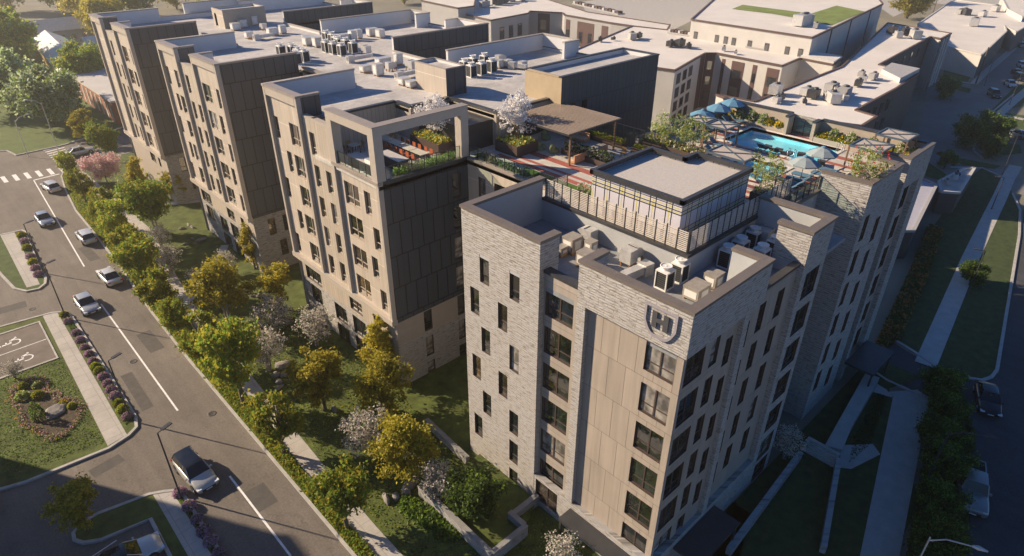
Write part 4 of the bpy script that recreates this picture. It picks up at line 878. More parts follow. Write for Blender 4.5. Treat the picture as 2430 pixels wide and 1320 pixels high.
tree('white', Vector((19.6, 28.6, 0)), 'thin grey blossom shrub behind the dense tree in the planter bed', .85, None, z=.5)
tree('gold', (212, 1262), 'golden tree on the tip of the lower parking island', .85)
tree('white', (1860, 1090), 'pale blossom shrub in the shaded recess beside the steps', .8)
for k, p, s, lb in (
 ('big', (127, 300), 1.0, 'broad sage green tree standing alone on the far lawn'),
 ('big', (20, 262), 1.1, 'sage green tree cut by the left edge of the picture'),
 ('biggreen', (215, 215), .75, 'green tree against the far end wall of the panelled wings'),
 ('biggreen', (30, 170), 1.1, 'yellow green tree at the left edge above the lawn'),
 ('biggold', (262, 95), .9, 'golden tree crown just left of the far wing'),
 ('biggold', (150, 30), 1.1, 'golden tree at the top left above the shed roof'),
 ('biggold', (230, 60), 1.3, 'large golden tree behind the far white parapet'),
 ('biggreen', (330, 40), 1.2, 'olive tree crown showing above the far white parapet'),
 ('biggold', (420, 22), 1.2, 'golden tree crown right of the olive crown'),
 ('biggreen', (500, 10), 1.2, 'dark green tree crown above the far stair tower'),
 ('biggreen', (620, -10), 1.2, 'green tree top behind the far parapet step'),
 ('biggold', (30, 30), 1.2, 'golden tree in the top left corner'),
 ('biggold', (960, 10), .8, 'brown gold tree left of the grey warehouse corner'),
 ('biggreen', (880, -15), 1.1, 'green tree above the second far parapet'),
 ('biggold', (2152, 45), 1.0, 'round golden tree between the two white roofed buildings')):
    tree(k, p, lb, s, G3)
for i, (x, y, s) in enumerate(((60.6, 6.3, .9), (57.2, 5.0, .8), (53.5, 4.2, .85), (49.6, 3.0, .95), (45.4, 2.0, .85), (41.6, 1.1, .95), (38.6, .3, .9))):
    tree('dark', Vector((x, y, 0)), 'dark street tree by the shaded road, %s from the driveway corner' % ORD[i], s, 'dark trees along the shaded road', z=.1)
tree('dark', Vector((86.5, 10.5, 0)), 'small dark tree beside the long concrete path', .8)
for i, p in enumerate(((2240, 235), (2345, 375), (2290, 350), (2340, 345), (2240, 400), (2370, 330))):
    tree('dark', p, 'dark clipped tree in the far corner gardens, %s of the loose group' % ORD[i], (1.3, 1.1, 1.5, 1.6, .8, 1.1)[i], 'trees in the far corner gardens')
# ---------------------------------------------------------------- shrubs
def shrub_proto(kind, mats, r, h, n, ls, seed, wts=None):
    rr_ = random.Random(seed); g = MB(); st = R.getstate(); R.seed(seed)
    for _ in range(n):
        d = Vector((rr_.gauss(0, 1), rr_.gauss(0, 1), abs(rr_.gauss(0, .9)))).normalized(); q = rr_.uniform(.75, 1.02)
        leaf(g, Vector((d.x*r*q, d.y*r*q, d.z*h*q+.03)), ls*rr_.uniform(.6, 1.3), rr_.choices(mats, wts)[0])
    R.setstate(st); return Proto(tag(g.build(kind), 'shrub', 'shrub'))
SH = dict(mauve=shrub_proto('azalea_shrub', [L_MAUVE, L_DARK], .48, .5, 700, .11, 1, [5, 1]), green=shrub_proto('round_shrub', [L_GREEN, L_OLIVE], .5, .55, 700, .12, 2),
          yellow=shrub_proto('yellow_flowers', [L_YEL, L_GREEN], .35, .4, 260, .10, 3, [2, 1]), wflow=shrub_proto('white_flowers', [L_WHITE, L_GREEN, L_GREEN], .42, .75, 420, .10, 4, [3, 2, 2]),
          gr=shrub_proto('leafy_shrub', [L_GREEN, L_SAGE, L_OLIVE], .5, .5, 420, .12, 5), cone=shrub_proto('conical_evergreen', [L_DARK, L_GREEN], .45, 1.5, 900, .10, 6), grassy=shrub_proto('feather_grass', [L_PINK, L_WHITE, L_OLIVE], .35, .6, 260, .10, 7, [1, 2, 2]))
def shrub(k, v, lb, s=1.0, grp=None, z=.1): v = Vector((v[0], v[1], z)); return SH[k].put(v, R.uniform(0, 6), lb, grp, s)
pinks = [p for p in ((5.3, 75.6), (5.35, 72.6), (5.3, 70.9), (5.3, 69.2), (5.3, 67.6), (5.25, 66.0), (5.3, 62.6), (5.3, 61.3), (5.25, 60.0), (5.25, 58.8), (5.2, 55.0))]
for i, p in enumerate(pinks): shrub('mauve', p, 'mauve flowering kerb shrub, %s from the lamp at the top of the middle island' % ORD[i], R.uniform(.9, 1.1), 'mauve shrubs on the middle island')
for i, p in enumerate(((5.2, 64.8), (5.25, 63.8), (5.2, 57.4), (5.2, 56.3), (5.3, 77.4))): shrub('green', p, 'round green kerb shrub on the middle island, %s of five' % ORD[i], R.uniform(.9, 1.15), 'green shrubs on the middle island')
for i, p in enumerate(((5.45, 43.0), (5.5, 41.2), (5.5, 39.6), (5.45, 38.2), (5.45, 37.0), (5.45, 35.6), (5.45, 34.5))): shrub('mauve', p, 'mauve flowering shrub on the lower island, %s from its top end' % ORD[i], R.uniform(.95, 1.15), 'mauve shrubs on the lower island')
for i, p in enumerate(((6.1, 103.5), (6.0, 101.2), (5.8, 98.6), (5.6, 95.6), (5.5, 93.6), (5.4, 91.6), (5.3, 89.6))): shrub('green' if i in (0, 2, 4) else 'mauve', p, '%s low shrub on the upper island, %s from its far end' % ('bronze green' if i in (0, 2, 4) else 'faded mauve', ORD[i]), 1.2, 'shrubs on the upper island')
# flower bed in the middle island
BED = [(-1.9, 65.0), (-1.3, 66.6), (-.2, 67.2), (.9, 66.6), (1.0, 65.0), (.7, 63.7), (1.6, 62.9), (1.3, 61.8), (2.3, 61.0), (2.7, 59.2), (1.9, 57.6), (.4, 56.2), (-.4, 56.6), (-1.1, 58.6), (-1.7, 60.3), (-1.6, 62.2)]
sheet('flower_bed', BED, .16, SOIL)
ring = MB()
for i in range(len(BED)):
    a = Vector((*BED[i], .2)); b = Vector((*BED[(i+1) % len(BED)], .2))
    for _ in range(110): p = a.lerp(b, R.random()); leaf(ring, p+Vector((R.gauss(0, .2), R.gauss(0, .2), R.random()*.15)), .12, R.choice([L_PINK, L_MAUVE, L_RUST, L_DARK, L_GREEN]))
tag(ring.build('border_flowers'), kind='stuff')
for k, p, s, lb in (('cone', (-.5, 60.2), 1.25, 'conical dark evergreen in the island flower bed'), ('gr', (-1.0, 64.4), 1.3, 'pale yellow green shrub at the left of the flower bed'), ('green', (.1, 63.6), 1.1, 'green shrub in the middle of the flower bed'),
                    ('yellow', (1.5, 60.9), 1.0, 'bright yellow green ball shrub beside the bed boulder'), ('green', (-.6, 66.2), .9, 'bronze green shrub in the upper half of the bed'), ('gr', (.4, 65.4), 1.0, 'sage shrub in the upper right of the bed'), ('green', (2.0, 59.9), .8, 'small green shrub at the right corner of the bed')):
    shrub(k, p, lb, s, None, .15)
tree('white', Vector((-.9, 68.3, 0)), 'small pale tufted tree above the island flower bed', .5, None, z=.1)
# ---------------------------------------------------------------- boulders
def boulder(p, r, lb, sq=(1, 1, .7), rz=0, z=.1, grp='boulders on the lawn'):
    g = MB(); n = 10; vs = []; sd_ = R.random()*50; st = 6
    for i in range(st+1):
        for k in range(n):
            a = 2*math.pi*k/n; f = math.pi*i/st; v = Vector((math.sin(f)*math.cos(a), math.sin(f)*math.sin(a), math.cos(f)))
            q = 1+.38*noise.noise(v*1.1+Vector((sd_, 0, 0))); vs.append(Vector((v.x*sq[0], v.y*sq[1], v.z*sq[2]))*r*q)
    g.raw(vs, [(i*n+k, (i+1)*n+k, (i+1)*n+(k+1) % n, i*n+(k+1) % n) for i in range(st) for k in range(n)], ROCKM)
    o = g.build('boulder'); o.location = (p[0], p[1], z+r*sq[2]*.35); o.rotation_euler = (0, 0, rz); return tag(o, lb, 'boulder', grp)
for i, (p, r, sq, lb) in enumerate((((432, 545), .55, (1, .7, .5), 'flat pale boulder, lower left of the upper stone group'), ((448, 537), .5, (.4, 1.3, .6), 'upright slab in the upper stone group, left one'), ((457, 542), .5, (.4, 1.4, .6), 'upright slab in the upper stone group, right one'),
     ((442, 582), .45, (1, .5, .5), 'small flat boulder below the upper stone group'), ((478, 573), .7, (1.2, .9, .5), 'large tan flat boulder right of the upper stone group'), ((457, 569), .4, (.4, 1.3, .6), 'thin slab between the upper boulders'),
     ((590, 698), .45, (1, .8, .8), 'small grey boulder behind the bronze olive tree'), ((600, 705), .6, (.6, 1.2, .7), 'pointed boulder beside the golden tree'), ((620, 707), .65, (1.1, .8, .7), 'grey boulder under the round golden tree'), ((682, 770), .7, (1.3, .6, .5), 'long tan slab between the blossom trees'),
     ((670, 872), .8, (1.3, .9, .6), 'big tan boulder left of the central golden tree'), ((655, 893), .5, (1, .9, .7), 'grey boulder, left of the pair below the tan one'), ((674, 893), .5, (.9, 1, .7), 'grey boulder, right of the pair below the tan one'), ((664, 910), .45, (.9, .9, .8), 'pointed grey boulder under the pair'), ((662, 924), .55, (1.4, .4, .4), 'long low boulder at the foot of the stone group'),
     ((794, 976), .42, (.7, .9, 1), 'upright grey boulder by the central golden tree'), ((820, 1004), .6, (1.1, .9, .4), 'square flat stone slab on the lawn'), ((975, 1152), .75, (1.5, .7, .5), 'long grey stone in front of the triple-stemmed tree'), ((917, 1188), .55, (.5, 1.5, .8), 'standing stone, leftmost of the three lower stones'), ((940, 1183), .45, (.8, 1, .8), 'middle one of the three lower stones'), ((965, 1174), .5, (1, .9, .8), 'right one of the three lower stones'))):
    boulder(at(*p), r*.8, lb, sq, R.uniform(-.4, .4))
boulder((.75, 60.2), .8, 'flat grey rock in the middle of the island flower bed', (1.2, 1.1, .35), .3, .15, None)
# ---------------------------------------------------------------- stone planter bed by the tower
g = MB()
def lwall(a, b, z1=1.0, t=.35, m=LEDGE2):
    a = Vector((*a, 0)); b = Vector((*b, 0)); d = (b-a).normalized(); o = Vector((-d.y, d.x, 0))*t/2; q = [a-o-d*t/2, b-o+d*t/2, b+o+d*t/2, a+o-d*t/2]
    g.raw([(*v.xy, 0) for v in q]+[(*v.xy, z1) for v in q], [(0, 1, 5, 4), (1, 2, 6, 5), (2, 3, 7, 6), (3, 0, 4, 7)], m)
    q = [a-o*1.15-d*t*.57, b-o*1.15+d*t*.57, b+o*1.15+d*t*.57, a+o*1.15-d*t*.57]
    g.raw([(*v.xy, z1) for v in q]+[(*v.xy, z1+.05) for v in q], [(0, 1, 5, 4), (1, 2, 6, 5), (2, 3, 7, 6), (3, 0, 4, 7), (4, 5, 6, 7)], M('weathered_wall_cap', (.24, .235, .225), .85, .15, scale=2))
lwall((19.0, 30.0), (19.0, 22.0), 1.15); lwall((19.2, 21.9), (22.2, 21.9), 1.14); lwall((22.3, 22.2), (22.3, 23.4), 1.13); lwall((22.5, 23.3), (24.7, 23.3), 1.12); lwall((19.2, 30.0), (21.3, 30.0), 1.125)
tag(g.build('planter_wall'), 'low stone retaining wall round the planted bed at the tower corner', 'wall')
sheet('lawn', [(19.15, 22.1), (22.2, 22.1), (24.9, 23.3), (24.9, 29.9), (19.15, 29.9)], .5, LAWN)
g = MB(); lwall((24.0, 35.8), (23.7, 30.2), .8); tag(g.build('garden_wall'), 'short grey stone wall leading across the lawn to the tower', 'wall')
# ---------------------------------------------------------------- vehicles
def wheel(root, x, y, r, side, rimm):
    g = MB(); TY = M('tyre_rubber', (.018, .018, .018), .85, .15)
    g.tube([(0, -.11, 0), (0, -.09, 0), (0, .09, 0), (0, .11, 0)], [r*.9, r, r, r*.9], TY, 18); o = g.build('wheel', root); o.location = (x, y, r)
    h = MB(); s = .115*side; h.tube([(0, s*.6, 0), (0, s, 0)], [r*.66, r*.66], rimm, 14)
    for k in range(5): a = 2*math.pi*k/5; h.bar((0, s*1.04, 0), (math.cos(a)*r*.6, s*1.04, math.sin(a)*r*.6), .07, rimm, .02)
    q = h.build('rim', o)
def car_proto(kind, col, L=4.6, W=1.82, Ht=1.45, style='sedan', roof=None, name='car'):
    """nose towards +X"""
    root = thing(kind, name, 'car')
    paint = M('paint_'+name.replace(' ', '_'), col, .28, .04, metal=.3, spec=.5, coat=.6); rf_ = roof or paint
    CH_ = M('chrome_trim', (.5, .5, .5), .25, .05, metal=.9); TL = M('tail_lamp_red', (.45, .01, .01), .3, .1); HL = M('headlamp_lens', (.65, .68, .7), .15, .05); PL = M('plate_yellow', (.65, .5, .08), .5, .05); PW = M('plate_white', (.7, .7, .68), .5, .05)
    # (x, half width, bottom, belt height, edge height)
    zb = {'sedan': .92, 'suv': 1.0, 'pickup': 1.12}[style]; hl = L/2
    S = [(-hl, .72, .42, zb*.86), (-hl+.12, .86, .30, zb*.98), (-hl+.9, .97, .24, zb*1.0), (-.6, 1.0, .22, zb), (.5, 1.0, .22, zb), (hl-1.25, .99, .24, zb*.98), (hl-.55, .95, .26, zb*.88), (hl-.14, .84, .30, zb*.76), (hl, .68, .40, zb*.62)]
    if style == 'pickup': S = [(-hl, .9, .5, zb*.98), (-hl+.06, .97, .42, zb), (-hl+.9, 1.0, .36, zb), (-.3, 1.0, .34, zb), (.8, 1.0, .34, zb), (hl-1.1, 1.0, .36, zb*.99), (hl-.5, .98, .38, zb*.96), (hl-.1, .92, .40, zb*.88), (hl, .86, .44, zb*.7)]
    g = MB(); n = 10; vs = []
    for x, wq, z0, z1 in S:
        h = W/2*wq; zz = z1-z0
        ring = [(-h*.9, z0), (-h, z0+zz*.25), (-h*1.0, z0+zz*.62), (-h*.95, z0+zz*.9), (-h*.80, z1), (h*.80, z1), (h*.95, z0+zz*.9), (h*1.0, z0+zz*.62), (h, z0+zz*.25), (h*.9, z0)]
        vs += [(x, y, z) for y, z in ring]
    fs = [(i*n+k, (i+1)*n+k, (i+1)*n+(k+1) % n, i*n+(k+1) % n) for i in range(len(S)-1) for k in range(n)]
    g.raw(vs, fs, paint, True); g.raw(vs[:n], [tuple(range(n))], paint); g.raw(vs[-n:], [tuple(reversed(range(n)))], paint)
    wr = .33 if style == 'sedan' else (.36 if style == 'suv' else .41); wx = hl-.86, -hl+.88
    AR = M('wheel_arch_black', (.012, .012, .012), .9, .1)
    for x in wx:
        for sd_ in (-1, 1): g.tube([(x, sd_*(W/2*.6), wr+.02), (x, sd_*(W/2*1.003), wr+.02)], [wr*1.16]*2, AR, 16)
    g.box(hl-.05, -W*.27, .42, hl+.015, W*.27, .60, AR)
    body = g.build('body', root)
    # glasshouse
    if style == 'sedan': G = [(-hl+.55, .78, zb), (-hl+1.35, .62, Ht), (.25, .62, Ht), (hl-1.35, .80, zb-.01)]; rx0, rx1 = -hl+1.25, .35
    elif style == 'suv': G = [(-hl+.12, .80, zb), (-hl+.55, .66, Ht), (.35, .66, Ht), (hl-1.35, .82, zb-.01)]; rx0, rx1 = -hl+.42, .5
    else: G = [(-.75, .82, zb), (-.6, .68, Ht), (.75, .68, Ht), (hl-1.75, .84, zb)]; rx0, rx1 = -.68, .85
    a, b, c, d = G; w2 = W/2
    def P(q, s, f=1.0): return Vector((q[0], s*q[1]*w2/ .82*.86*f, q[2]))
    am, dm = Vector((a[0], 0, a[2])), Vector((d[0], 0, d[2]))
    for nm, pts in (('rear_window', [P(a, 1), P(a, -1), P(b, -1), P(b, 1)]), ('windscreen', [P(d, -1), P(d, 1), P(c, 1), P(c, -1)])):
        k = MB(); k.face([p+Vector((0, 0, -.02)) for p in pts], GLASS); k.build(nm, root)
    for s in (-1, 1):
        k = MB(); pts = [P(a, s)+Vector((0, 0, -.03)), P(d, s)+Vector((0, 0, -.03)), P(c, s), P(b, s)]
        if s > 0: pts.reverse()
        k.face(pts, GLASS)
        for x in (-.12,) if style != 'pickup' else (.1,):
            t = P((x, .80, zb), s, 1.01); u = P((x, .62, Ht), s, 1.02); k.bar(t, u, .06, paint, .03)
        k.build('side_window', root)
    k = MB(); rb_, rc = P(b, 1), P(c, 1); e = .035
    prof = [(-1, -.005), (-.8, e), (0, e+.02), (.8, e), (1, -.005)]; vs = []
    for x, q in ((b[0]-.06, b), (b[0]+.12, b), (0, b), (c[0]-.1, c), (c[0]+.05, c)):
        yy = P(q, 1).y*1.03
        for u, z in prof: vs.append((x, yy*u, Ht+z-(.02 if x in (b[0]-.06, c[0]+.05) else 0)))
    k.raw(vs, [(i*5+j, (i+1)*5+j, (i+1)*5+j+1, i*5+j+1) for i in range(4) for j in range(4)], rf_, True)
    for s in (-1, 1): k.bar(P(a, s, 1.01), P(b, s, 1.02), .07, paint, .05); k.bar(P(d, s, 1.01), P(c, s, 1.02), .06, paint, .05)
    k.build('roof', root)
    if style == 'pickup':
        k = MB(); k.box(-hl+.12, -W/2*.84, zb-.06, -.85, W/2*.84, zb+.012, M('bed_liner', (.02, .02, .02), .9, .1))
        for s in (-1, 1): k.bar((-hl+.05, s*W/2*.88, zb+.03), (-.8, s*W/2*.88, zb+.03), .09, paint, .07)
        k.bar((-hl+.05, -W/2*.9, zb+.03), (-hl+.05, W/2*.9, zb+.03), .09, paint, .07); k.build('cargo_bed', root)
    for x in wx:
        for s in (-1, 1): wheel(root, x, s*(W/2-.1), wr, s, CH_)
    zf = {'sedan': .62, 'suv': .68, 'pickup': .86}[style]
    for s in (-1, 1):
        k = MB(); k.box(hl-.30, s*W*.36-.17, zf-.05, hl-.02, s*W*.36+.17, zf+.07, HL); k.build('headlight', root)
        k = MB(); k.box(-hl-.012, s*W*.38-.16, zf+.06, -hl+.16, s*W*.38+.16, zf+.19, TL); k.build('taillight', root)
        k = MB(); k.box(hl-1.62 if style != 'pickup' else hl-2.0, s*(W/2+.02)-.09, zb+.0, hl-1.48 if style != 'pickup' else hl-1.84, s*(W/2+.02)+.09, zb+.13, paint); k.build('side_mirror', root)
    k = MB(); k.box(-hl-.02, -.24, .55, -hl+.05, .24, .66, PL); k.build('number_plate', root)
    k = MB(); k.box(hl-.02, -.24, .44, hl+.022, .24, .54, PW); k.build('number_plate', root)
    return Proto(root)
WHT = (.62, .62, .61); CARS = dict(w=car_proto('parked_car'.replace('parked_', 'white_'), WHT, 4.7, 1.84, 1.44, name='white sedan'), wh=car_proto('white_hatchback', WHT, 4.35, 1.82, 1.52, 'suv', name='white hatchback'),
    s=car_proto('silver_car', (.38, .40, .41), 4.75, 1.85, 1.44, name='silver sedan'), sb=car_proto('silver_car', (.33, .37, .41), 4.6, 1.84, 1.44, name='blue silver sedan'), suv=car_proto('silver_suv', (.42, .42, .40), 4.8, 1.92, 1.62, 'suv', roof=GLASS, name='silver suv'),
    lux=car_proto('silver_coupe', (.48, .46, .42), 4.9, 1.92, 1.42, roof=GLASS, name='silver coupe'), b=car_proto('black_car', (.012, .012, .014), 4.7, 1.84, 1.44, name='black sedan'), bs=car_proto('black_suv', (.012, .012, .014), 4.8, 1.9, 1.7, 'suv', name='black suv'),
    p=car_proto('pickup_truck', (.26, .25, .24), 5.7, 2.0, 1.85, 'pickup', name='pewter pickup'))
def car(k, p, rz, lb, grp=None): return CARS[k].put(Vector((p[0], p[1], .01)), rad(rz), lb, grp)
GC = 'cars on the main street'
car('wh', (13.1, 119.6), 97, 'white hatchback driving away nearest the zebra crossing', GC)
car('sb', (9.5, 106.6), -89, 'blue silver sedan approaching, alone in its lane below the zebra crossing', GC)
car('wh', (12.3, 96.3), 91, 'white hatchback driving away in the middle of the three white cars', GC)
car('w', (11.4, 82.6), 92, 'white sedan driving away half under the kerb trees', GC)
car('s', (7.7, 77.6), -89, 'silver sedan approaching with its long shadow over the centre line', GC)
car('suv', (7.1, 44.0), -86, 'silver suv with black glass roof turning out beside the lower island', GC)
car('lux', (.5, 39.3), -3, 'pale silver coupe parked in the bay at the bottom edge')
car('w', (20.9, 135.2), 5, 'pale white sedan on the side street at the crosswalk')
car('b', (63.3, 3.0), -160, 'black sedan on the shaded right-hand road'); car('p', (50.4, .9), -163, 'pewter pickup truck on the shaded road at lower right')
car('bs', at(2357, 230), -150, 'black suv parked by the far kerb'); car('w', at(2396, 205), -150, 'white car on the far street just above the black suv'); car('b', at(2412, 178), -150, 'dark car on the far street between two white cars')
car('wh', at(2424, 160), -150, 'white car second from the top in the far street row'); car('bs', at(2418, 190), -150, 'dark suv behind the white car in the far row'); car('s', at(2422, 112), -150, 'silver car near the top right edge of the picture'); car('b', at(2405, 98), -150, 'black car topmost on the far street')
car('sb', at(2412, 325), 60, 'blue grey car parked on the corner forecourt')
# ---------------------------------------------------------------- lamps
def lamp(p, h, lb, arm, grp, d=None, z=.1, kind='street_lamp'):
    root = thing(kind, lb, 'lamp', (p[0], p[1], z), 0, grp); a = Vector(arm).normalized(); m = DKTRIM if (kind == 'street_lamp' or p[0] > 40) else GALV
    g = MB(); g.tube([(0, 0, 0), (0, 0, .25), (0, 0, h)], [.13, .07, .05], m, 8); g.build('pole', root)
    g = MB()
    if kind == 'street_lamp': g.bar((0, 0, h), (a.x*.5, a.y*.5, h+.02), .06, m); g.build('arm', root); g = MB(); g.bar((a.x*.35, a.y*.35, h+.04), (a.x*1.15, a.y*1.15, h+.06), .30, m, .09); g.build('lamp_head', root)
    else:
        g.tube([(0, 0, h-.3), (a.x*.8, a.y*.8, h+.25), (a.x*2.2, a.y*2.2, h+.4)], [.05, .045, .04], m, 7); g.build('arm', root)
        g = MB(); g.tube([(a.x*2.1, a.y*2.1, h+.4), (a.x*2.4, a.y*2.4, h+.42), (a.x*2.9, a.y*2.9, h+.38)], [.07, .15, .06], m, 8); g.build('lamp_head', root)
    return root
GL = 'black lamp posts on the parking islands'
lamp((5.35, 54.4), 6.6, 'black lamp post at the lower tip of the middle island', (1, .35, 0), GL); lamp((5.35, 77.0), 6.6, 'black lamp post at the top of the middle island', (1, .35, 0), GL)
lamp((5.4, 42.7), 6.6, 'black lamp post beside the silver suv', (1, .35, 0), GL); lamp((5.9, 90.0), 6.6, 'black lamp post at the tip of the upper island', (1, .35, 0), GL)
lamp((18.3, 139.0), 9.0, 'tall pale street lamp beside the side-street crosswalk', (-.8, .8, 0), None, kind='cobra_lamp')
lamp(at(68, 372), 6.5, 'slim pale lamp on the edge of the far lawn', (1, .5, 0), None, kind='cobra_lamp')
for p, q, lb in (((2255, 1020), (2330, 1037), 'grey street lamp arching over the shaded road between the black sedan and the pickup'), ((2210, 1270), (2300, 1300), 'grey street lamp over the shaded road at the bottom right')):
    p, q = at(*p, 6.3), at(*q, 6.3); lamp(p, 6.0, lb, q-p, None, kind='cobra_lamp')
lamp(at(2293, 705), 6.0, 'dark lamp post standing in the middle of the long concrete path', (-.4, .9, 0), None); lamp(at(2352, 498), 5.0, 'dark lamp post at the upper part of the long path', (-.4, .9, 0), None)
lamp(at(2335, 205), 8.0, 'dark utility lamp post behind the black suv', (-.4, .9, 0), None); lamp(at(2376, 420), 8.0, 'thin dark post where the path meets the forecourt', (-.4, .9, 0), None); lamp(at(2395, 250), 10.0, 'tall dark pole on the grass verge at the right edge', (-.4, .9, 0), None)
# ---------------------------------------------------------------- rooftop plant
def condenser():
    root = thing('condenser_unit', 'unit', 'condenser'); w_, h = .55, 1.25
    g = MB()
    for x in (-w_, w_):
        for y in (-w_, w_): g.box(x-.05, y-.05, .08, x+.05, y+.05, h, MTLW)
    g.box(-w_-.05, -w_-.05, h, w_+.05, w_+.05, h+.09, MTLW); g.box(-w_-.05, -w_-.05, .0, w_+.05, w_+.05, .1, MTLW); g.build('case', root)
    g = MB(); g.box(-w_+.02, -w_+.02, .1, w_-.02, w_-.02, h-.01, GRILLE)
    for k in range(7): z = .2+.15*k; g.box(-w_-.0, -w_+.05, z, w_+.0, w_-.05, z+.02, M('coil_wire', (.12, .12, .12), .5, .1)); g.box(-w_+.05, -w_-.0, z+.003, w_-.05, w_+.0, z+.023, MATS['coil_wire'])
    g.build('coil_grille', root)
    g = MB(); g.lathe((0, 0, h+.08), [(.34, 0), (.30, .1), (.44, .2), (.52, .26), (.52, .3), (.45, .31), (.42, .27)], MTLW, 18); g.lathe((0, 0, h+.3), [(.12, 0), (.1, .06), (.02, .07)], MTLW, 10); g.build('fan_cap', root)
    return Proto(root)
CU = condenser(); ZR = 23.4; ZT = 19.2
def cond(pts, z, grp, lab):
    for i, p in enumerate(pts): v = at(*p, z+.3); v.z = z; CU.put(v, rad(R.uniform(-2, 2)), lab % ORD[i], grp, (.74, .74, .95))
cond([(1119, 176), (1143, 171), (1167, 165), (1123, 158), (1150, 152), (1103, 166)], ZR, 'condensers right of the tan stair tower', 'white condenser unit right of the tan stair tower, %s of that cluster')
cond([(775, 118), (792, 122), (812, 126), (839, 120), (776, 95), (790, 99), (805, 110), (822, 113), (798, 106)], ZR, 'condensers in the middle of the long roof', 'white condenser unit in the middle of the long roof, %s of the block')
cond([(724, 141), (709, 136), (705, 146), (695, 128), (668, 128)], ZR, 'condensers beyond the middle charcoal wing', 'white condenser unit beyond the charcoal wing parapet, %s of that group')
cond([(1576, 672), (1611, 655)], ZT, 'condensers lit by the sun on the tower roof', 'sunlit condenser unit on the tower roof behind the shield wall, %s from the left')
cond([(1723, 622), (1753, 601), (1785, 578), (1834, 600), (1803, 620), (1768, 636)], ZT, 'shaded condensers on the tower roof', 'shaded blue condenser unit along the tower fence, %s of the six')
def air_box(lb, p, z, sx, sy, sz, grp=None, rz=0, m=None):
    sx *= .72; sy *= .72; sz *= .75; v = at(*p, z); root = thing('air_handler', lb, 'rooftop unit', (v.x, v.y, z), rad(rz), grp); m = m or GALV
    g = MB(); g.box(-sx/2, -sy/2, .15, sx/2, sy/2, .15+sz, m); g.box(-sx/2-.02, -sy/2-.02, .15+sz, sx/2+.02, sy/2+.02, .19+sz, m); g.build('casing', root)
    g = MB()
    for y in (-sy/2+.1, sy/2-.1): g.box(-sx/2+.06, y-.05, 0, sx/2-.06, y+.05, .15, M('orange_rail', (.45, .22, .06), .6, .1))
    g.build('base_rail', root); g = MB(); g.box(-sx/2-.015, -sy/2+.12, .3, -sx/2+.01, sy/2-.12, sz, MTLW); g.box(-sx*.22, -sy/2-.015, .3, sx*.3, -sy/2+.01, sz*.95, MTLW); g.build('access_panel', root); return root
def hood(lb, p, z, s=1.0, rz=0, grp=None):
    s *= .72; v = at(*p, z); root = thing('exhaust_hood', lb, 'rooftop unit', (v.x, v.y, z), rad(rz), grp)
    g = MB(); r = .75*s; n = 9; w_ = .38*s
    for i in range(n):
        a, b = math.pi/2*i/n, math.pi/2*(i+1)/n; A = (r*math.cos(a)-.1, r*math.sin(a)+.55*s); B = (r*math.cos(b)-.1, r*math.sin(b)+.55*s)
        g.raw([(A[0], -w_, A[1]), (B[0], -w_, B[1]), (B[0], w_, B[1]), (A[0], w_, A[1])], [(0, 3, 2, 1)], GALV, True)
        for y, f in ((-w_, 1), (w_, -1)):
            q = [(-.1, y, .55*s), (A[0], y, A[1]), (B[0], y, B[1])]; g.face(q if f > 0 else q[::-1], GALV)
    g.build('curved_duct', root); g = MB(); g.box(-.85*s, -w_-.05, .35*s, -.1, w_+.05, 1.25*s, GALV); g.build('fan_box', root)
    g = MB()
    for x in (-.75*s, -.15, .5*s):
        for y in (-w_+.05, w_-.05): g.box(x-.04, y-.04, 0, x+.04, y+.04, .56*s, M('rust_leg', (.3, .14, .06), .7, .2))
    g.build('support_legs', root); return root
def duct(lb, p0, p1, z, w_=.6, h=.5, grp=None):
    w_ *= .75; h *= .8; a = at(*p0, z); b = at(*p1, z); root = thing('rooftop_duct', lb, 'duct', (a.x, a.y, z), 0, grp); d = b-a; n = max(2, int(d.length/.9))
    for i in range(n):
        g = MB(); q = .012 if i % 2 else 0; g.bar(d*(i/n)+Vector((0, 0, .45)), d*((i+1)/n)*1.0+Vector((0, 0, .45)), w_+q, GALV, h+q); g.build('duct_section', root)
    g = MB(); g.bar(d*0+Vector((0, 0, .4)), d.normalized()*.8+Vector((0, 0, .4)), w_*1.35, GALV, .8); g.build('end_box', root); return root
GU = 'air handling units on the long roof'
for i, (p, s, rz) in enumerate((((560, 72), (1.6, 1.4, 1.1), 0), ((577, 66), (1.4, 1.6, 1.3), 0), ((604, 60), (1.2, 1.2, 1.5), 0), ((592, 92), (1.3, 1.3, 1.0), 0), ((648, 84), (1.9, 1.4, 1.1), 0), ((672, 80), (1.2, 1.0, 1.3), 0), ((734, 108), (1.9, 1.5, 1.2), 0), ((753, 112), (1.2, 1.4, 1.4), 0), ((726, 100), (1.0, 1.2, .9), 0), ((815, 98), (2.4, 1.3, 1.0), 0), ((838, 96), (1.2, 1.2, 1.5), 0), ((852, 92), (1.1, 1.1, 1.4), 0), ((884, 86), (2.0, 1.3, 1.2), 0), ((903, 90), (1.2, 1.5, 1.3), 0),
        ((868, 172), (1.5, 1.2, .8), 0), ((899, 180), (1.3, 1.1, 1.5), 0), ((910, 158), (2.2, 1.4, 1.1), 0), ((946, 154), (1.2, 1.0, 1.5), 0), ((960, 202), (1.5, 1.3, .8), 0), ((978, 208), (1.4, 1.2, .7), 0), ((1185, 162), (1.0, 1.0, 1.0), 0), ((1205, 160), (1.2, 1.0, .9), 0), ((1240, 162), (1.2, 1.0, .8), 0))):
    air_box('pale metal rooftop unit on the long roof, %s counting from the far left' % (ORD[i] if i < 16 else ['seventeenth', 'eighteenth', 'nineteenth', 'twentieth', 'twenty-first', 'twenty-second', 'twenty-third'][i-16]), p, ZR, *s, GU, rz)
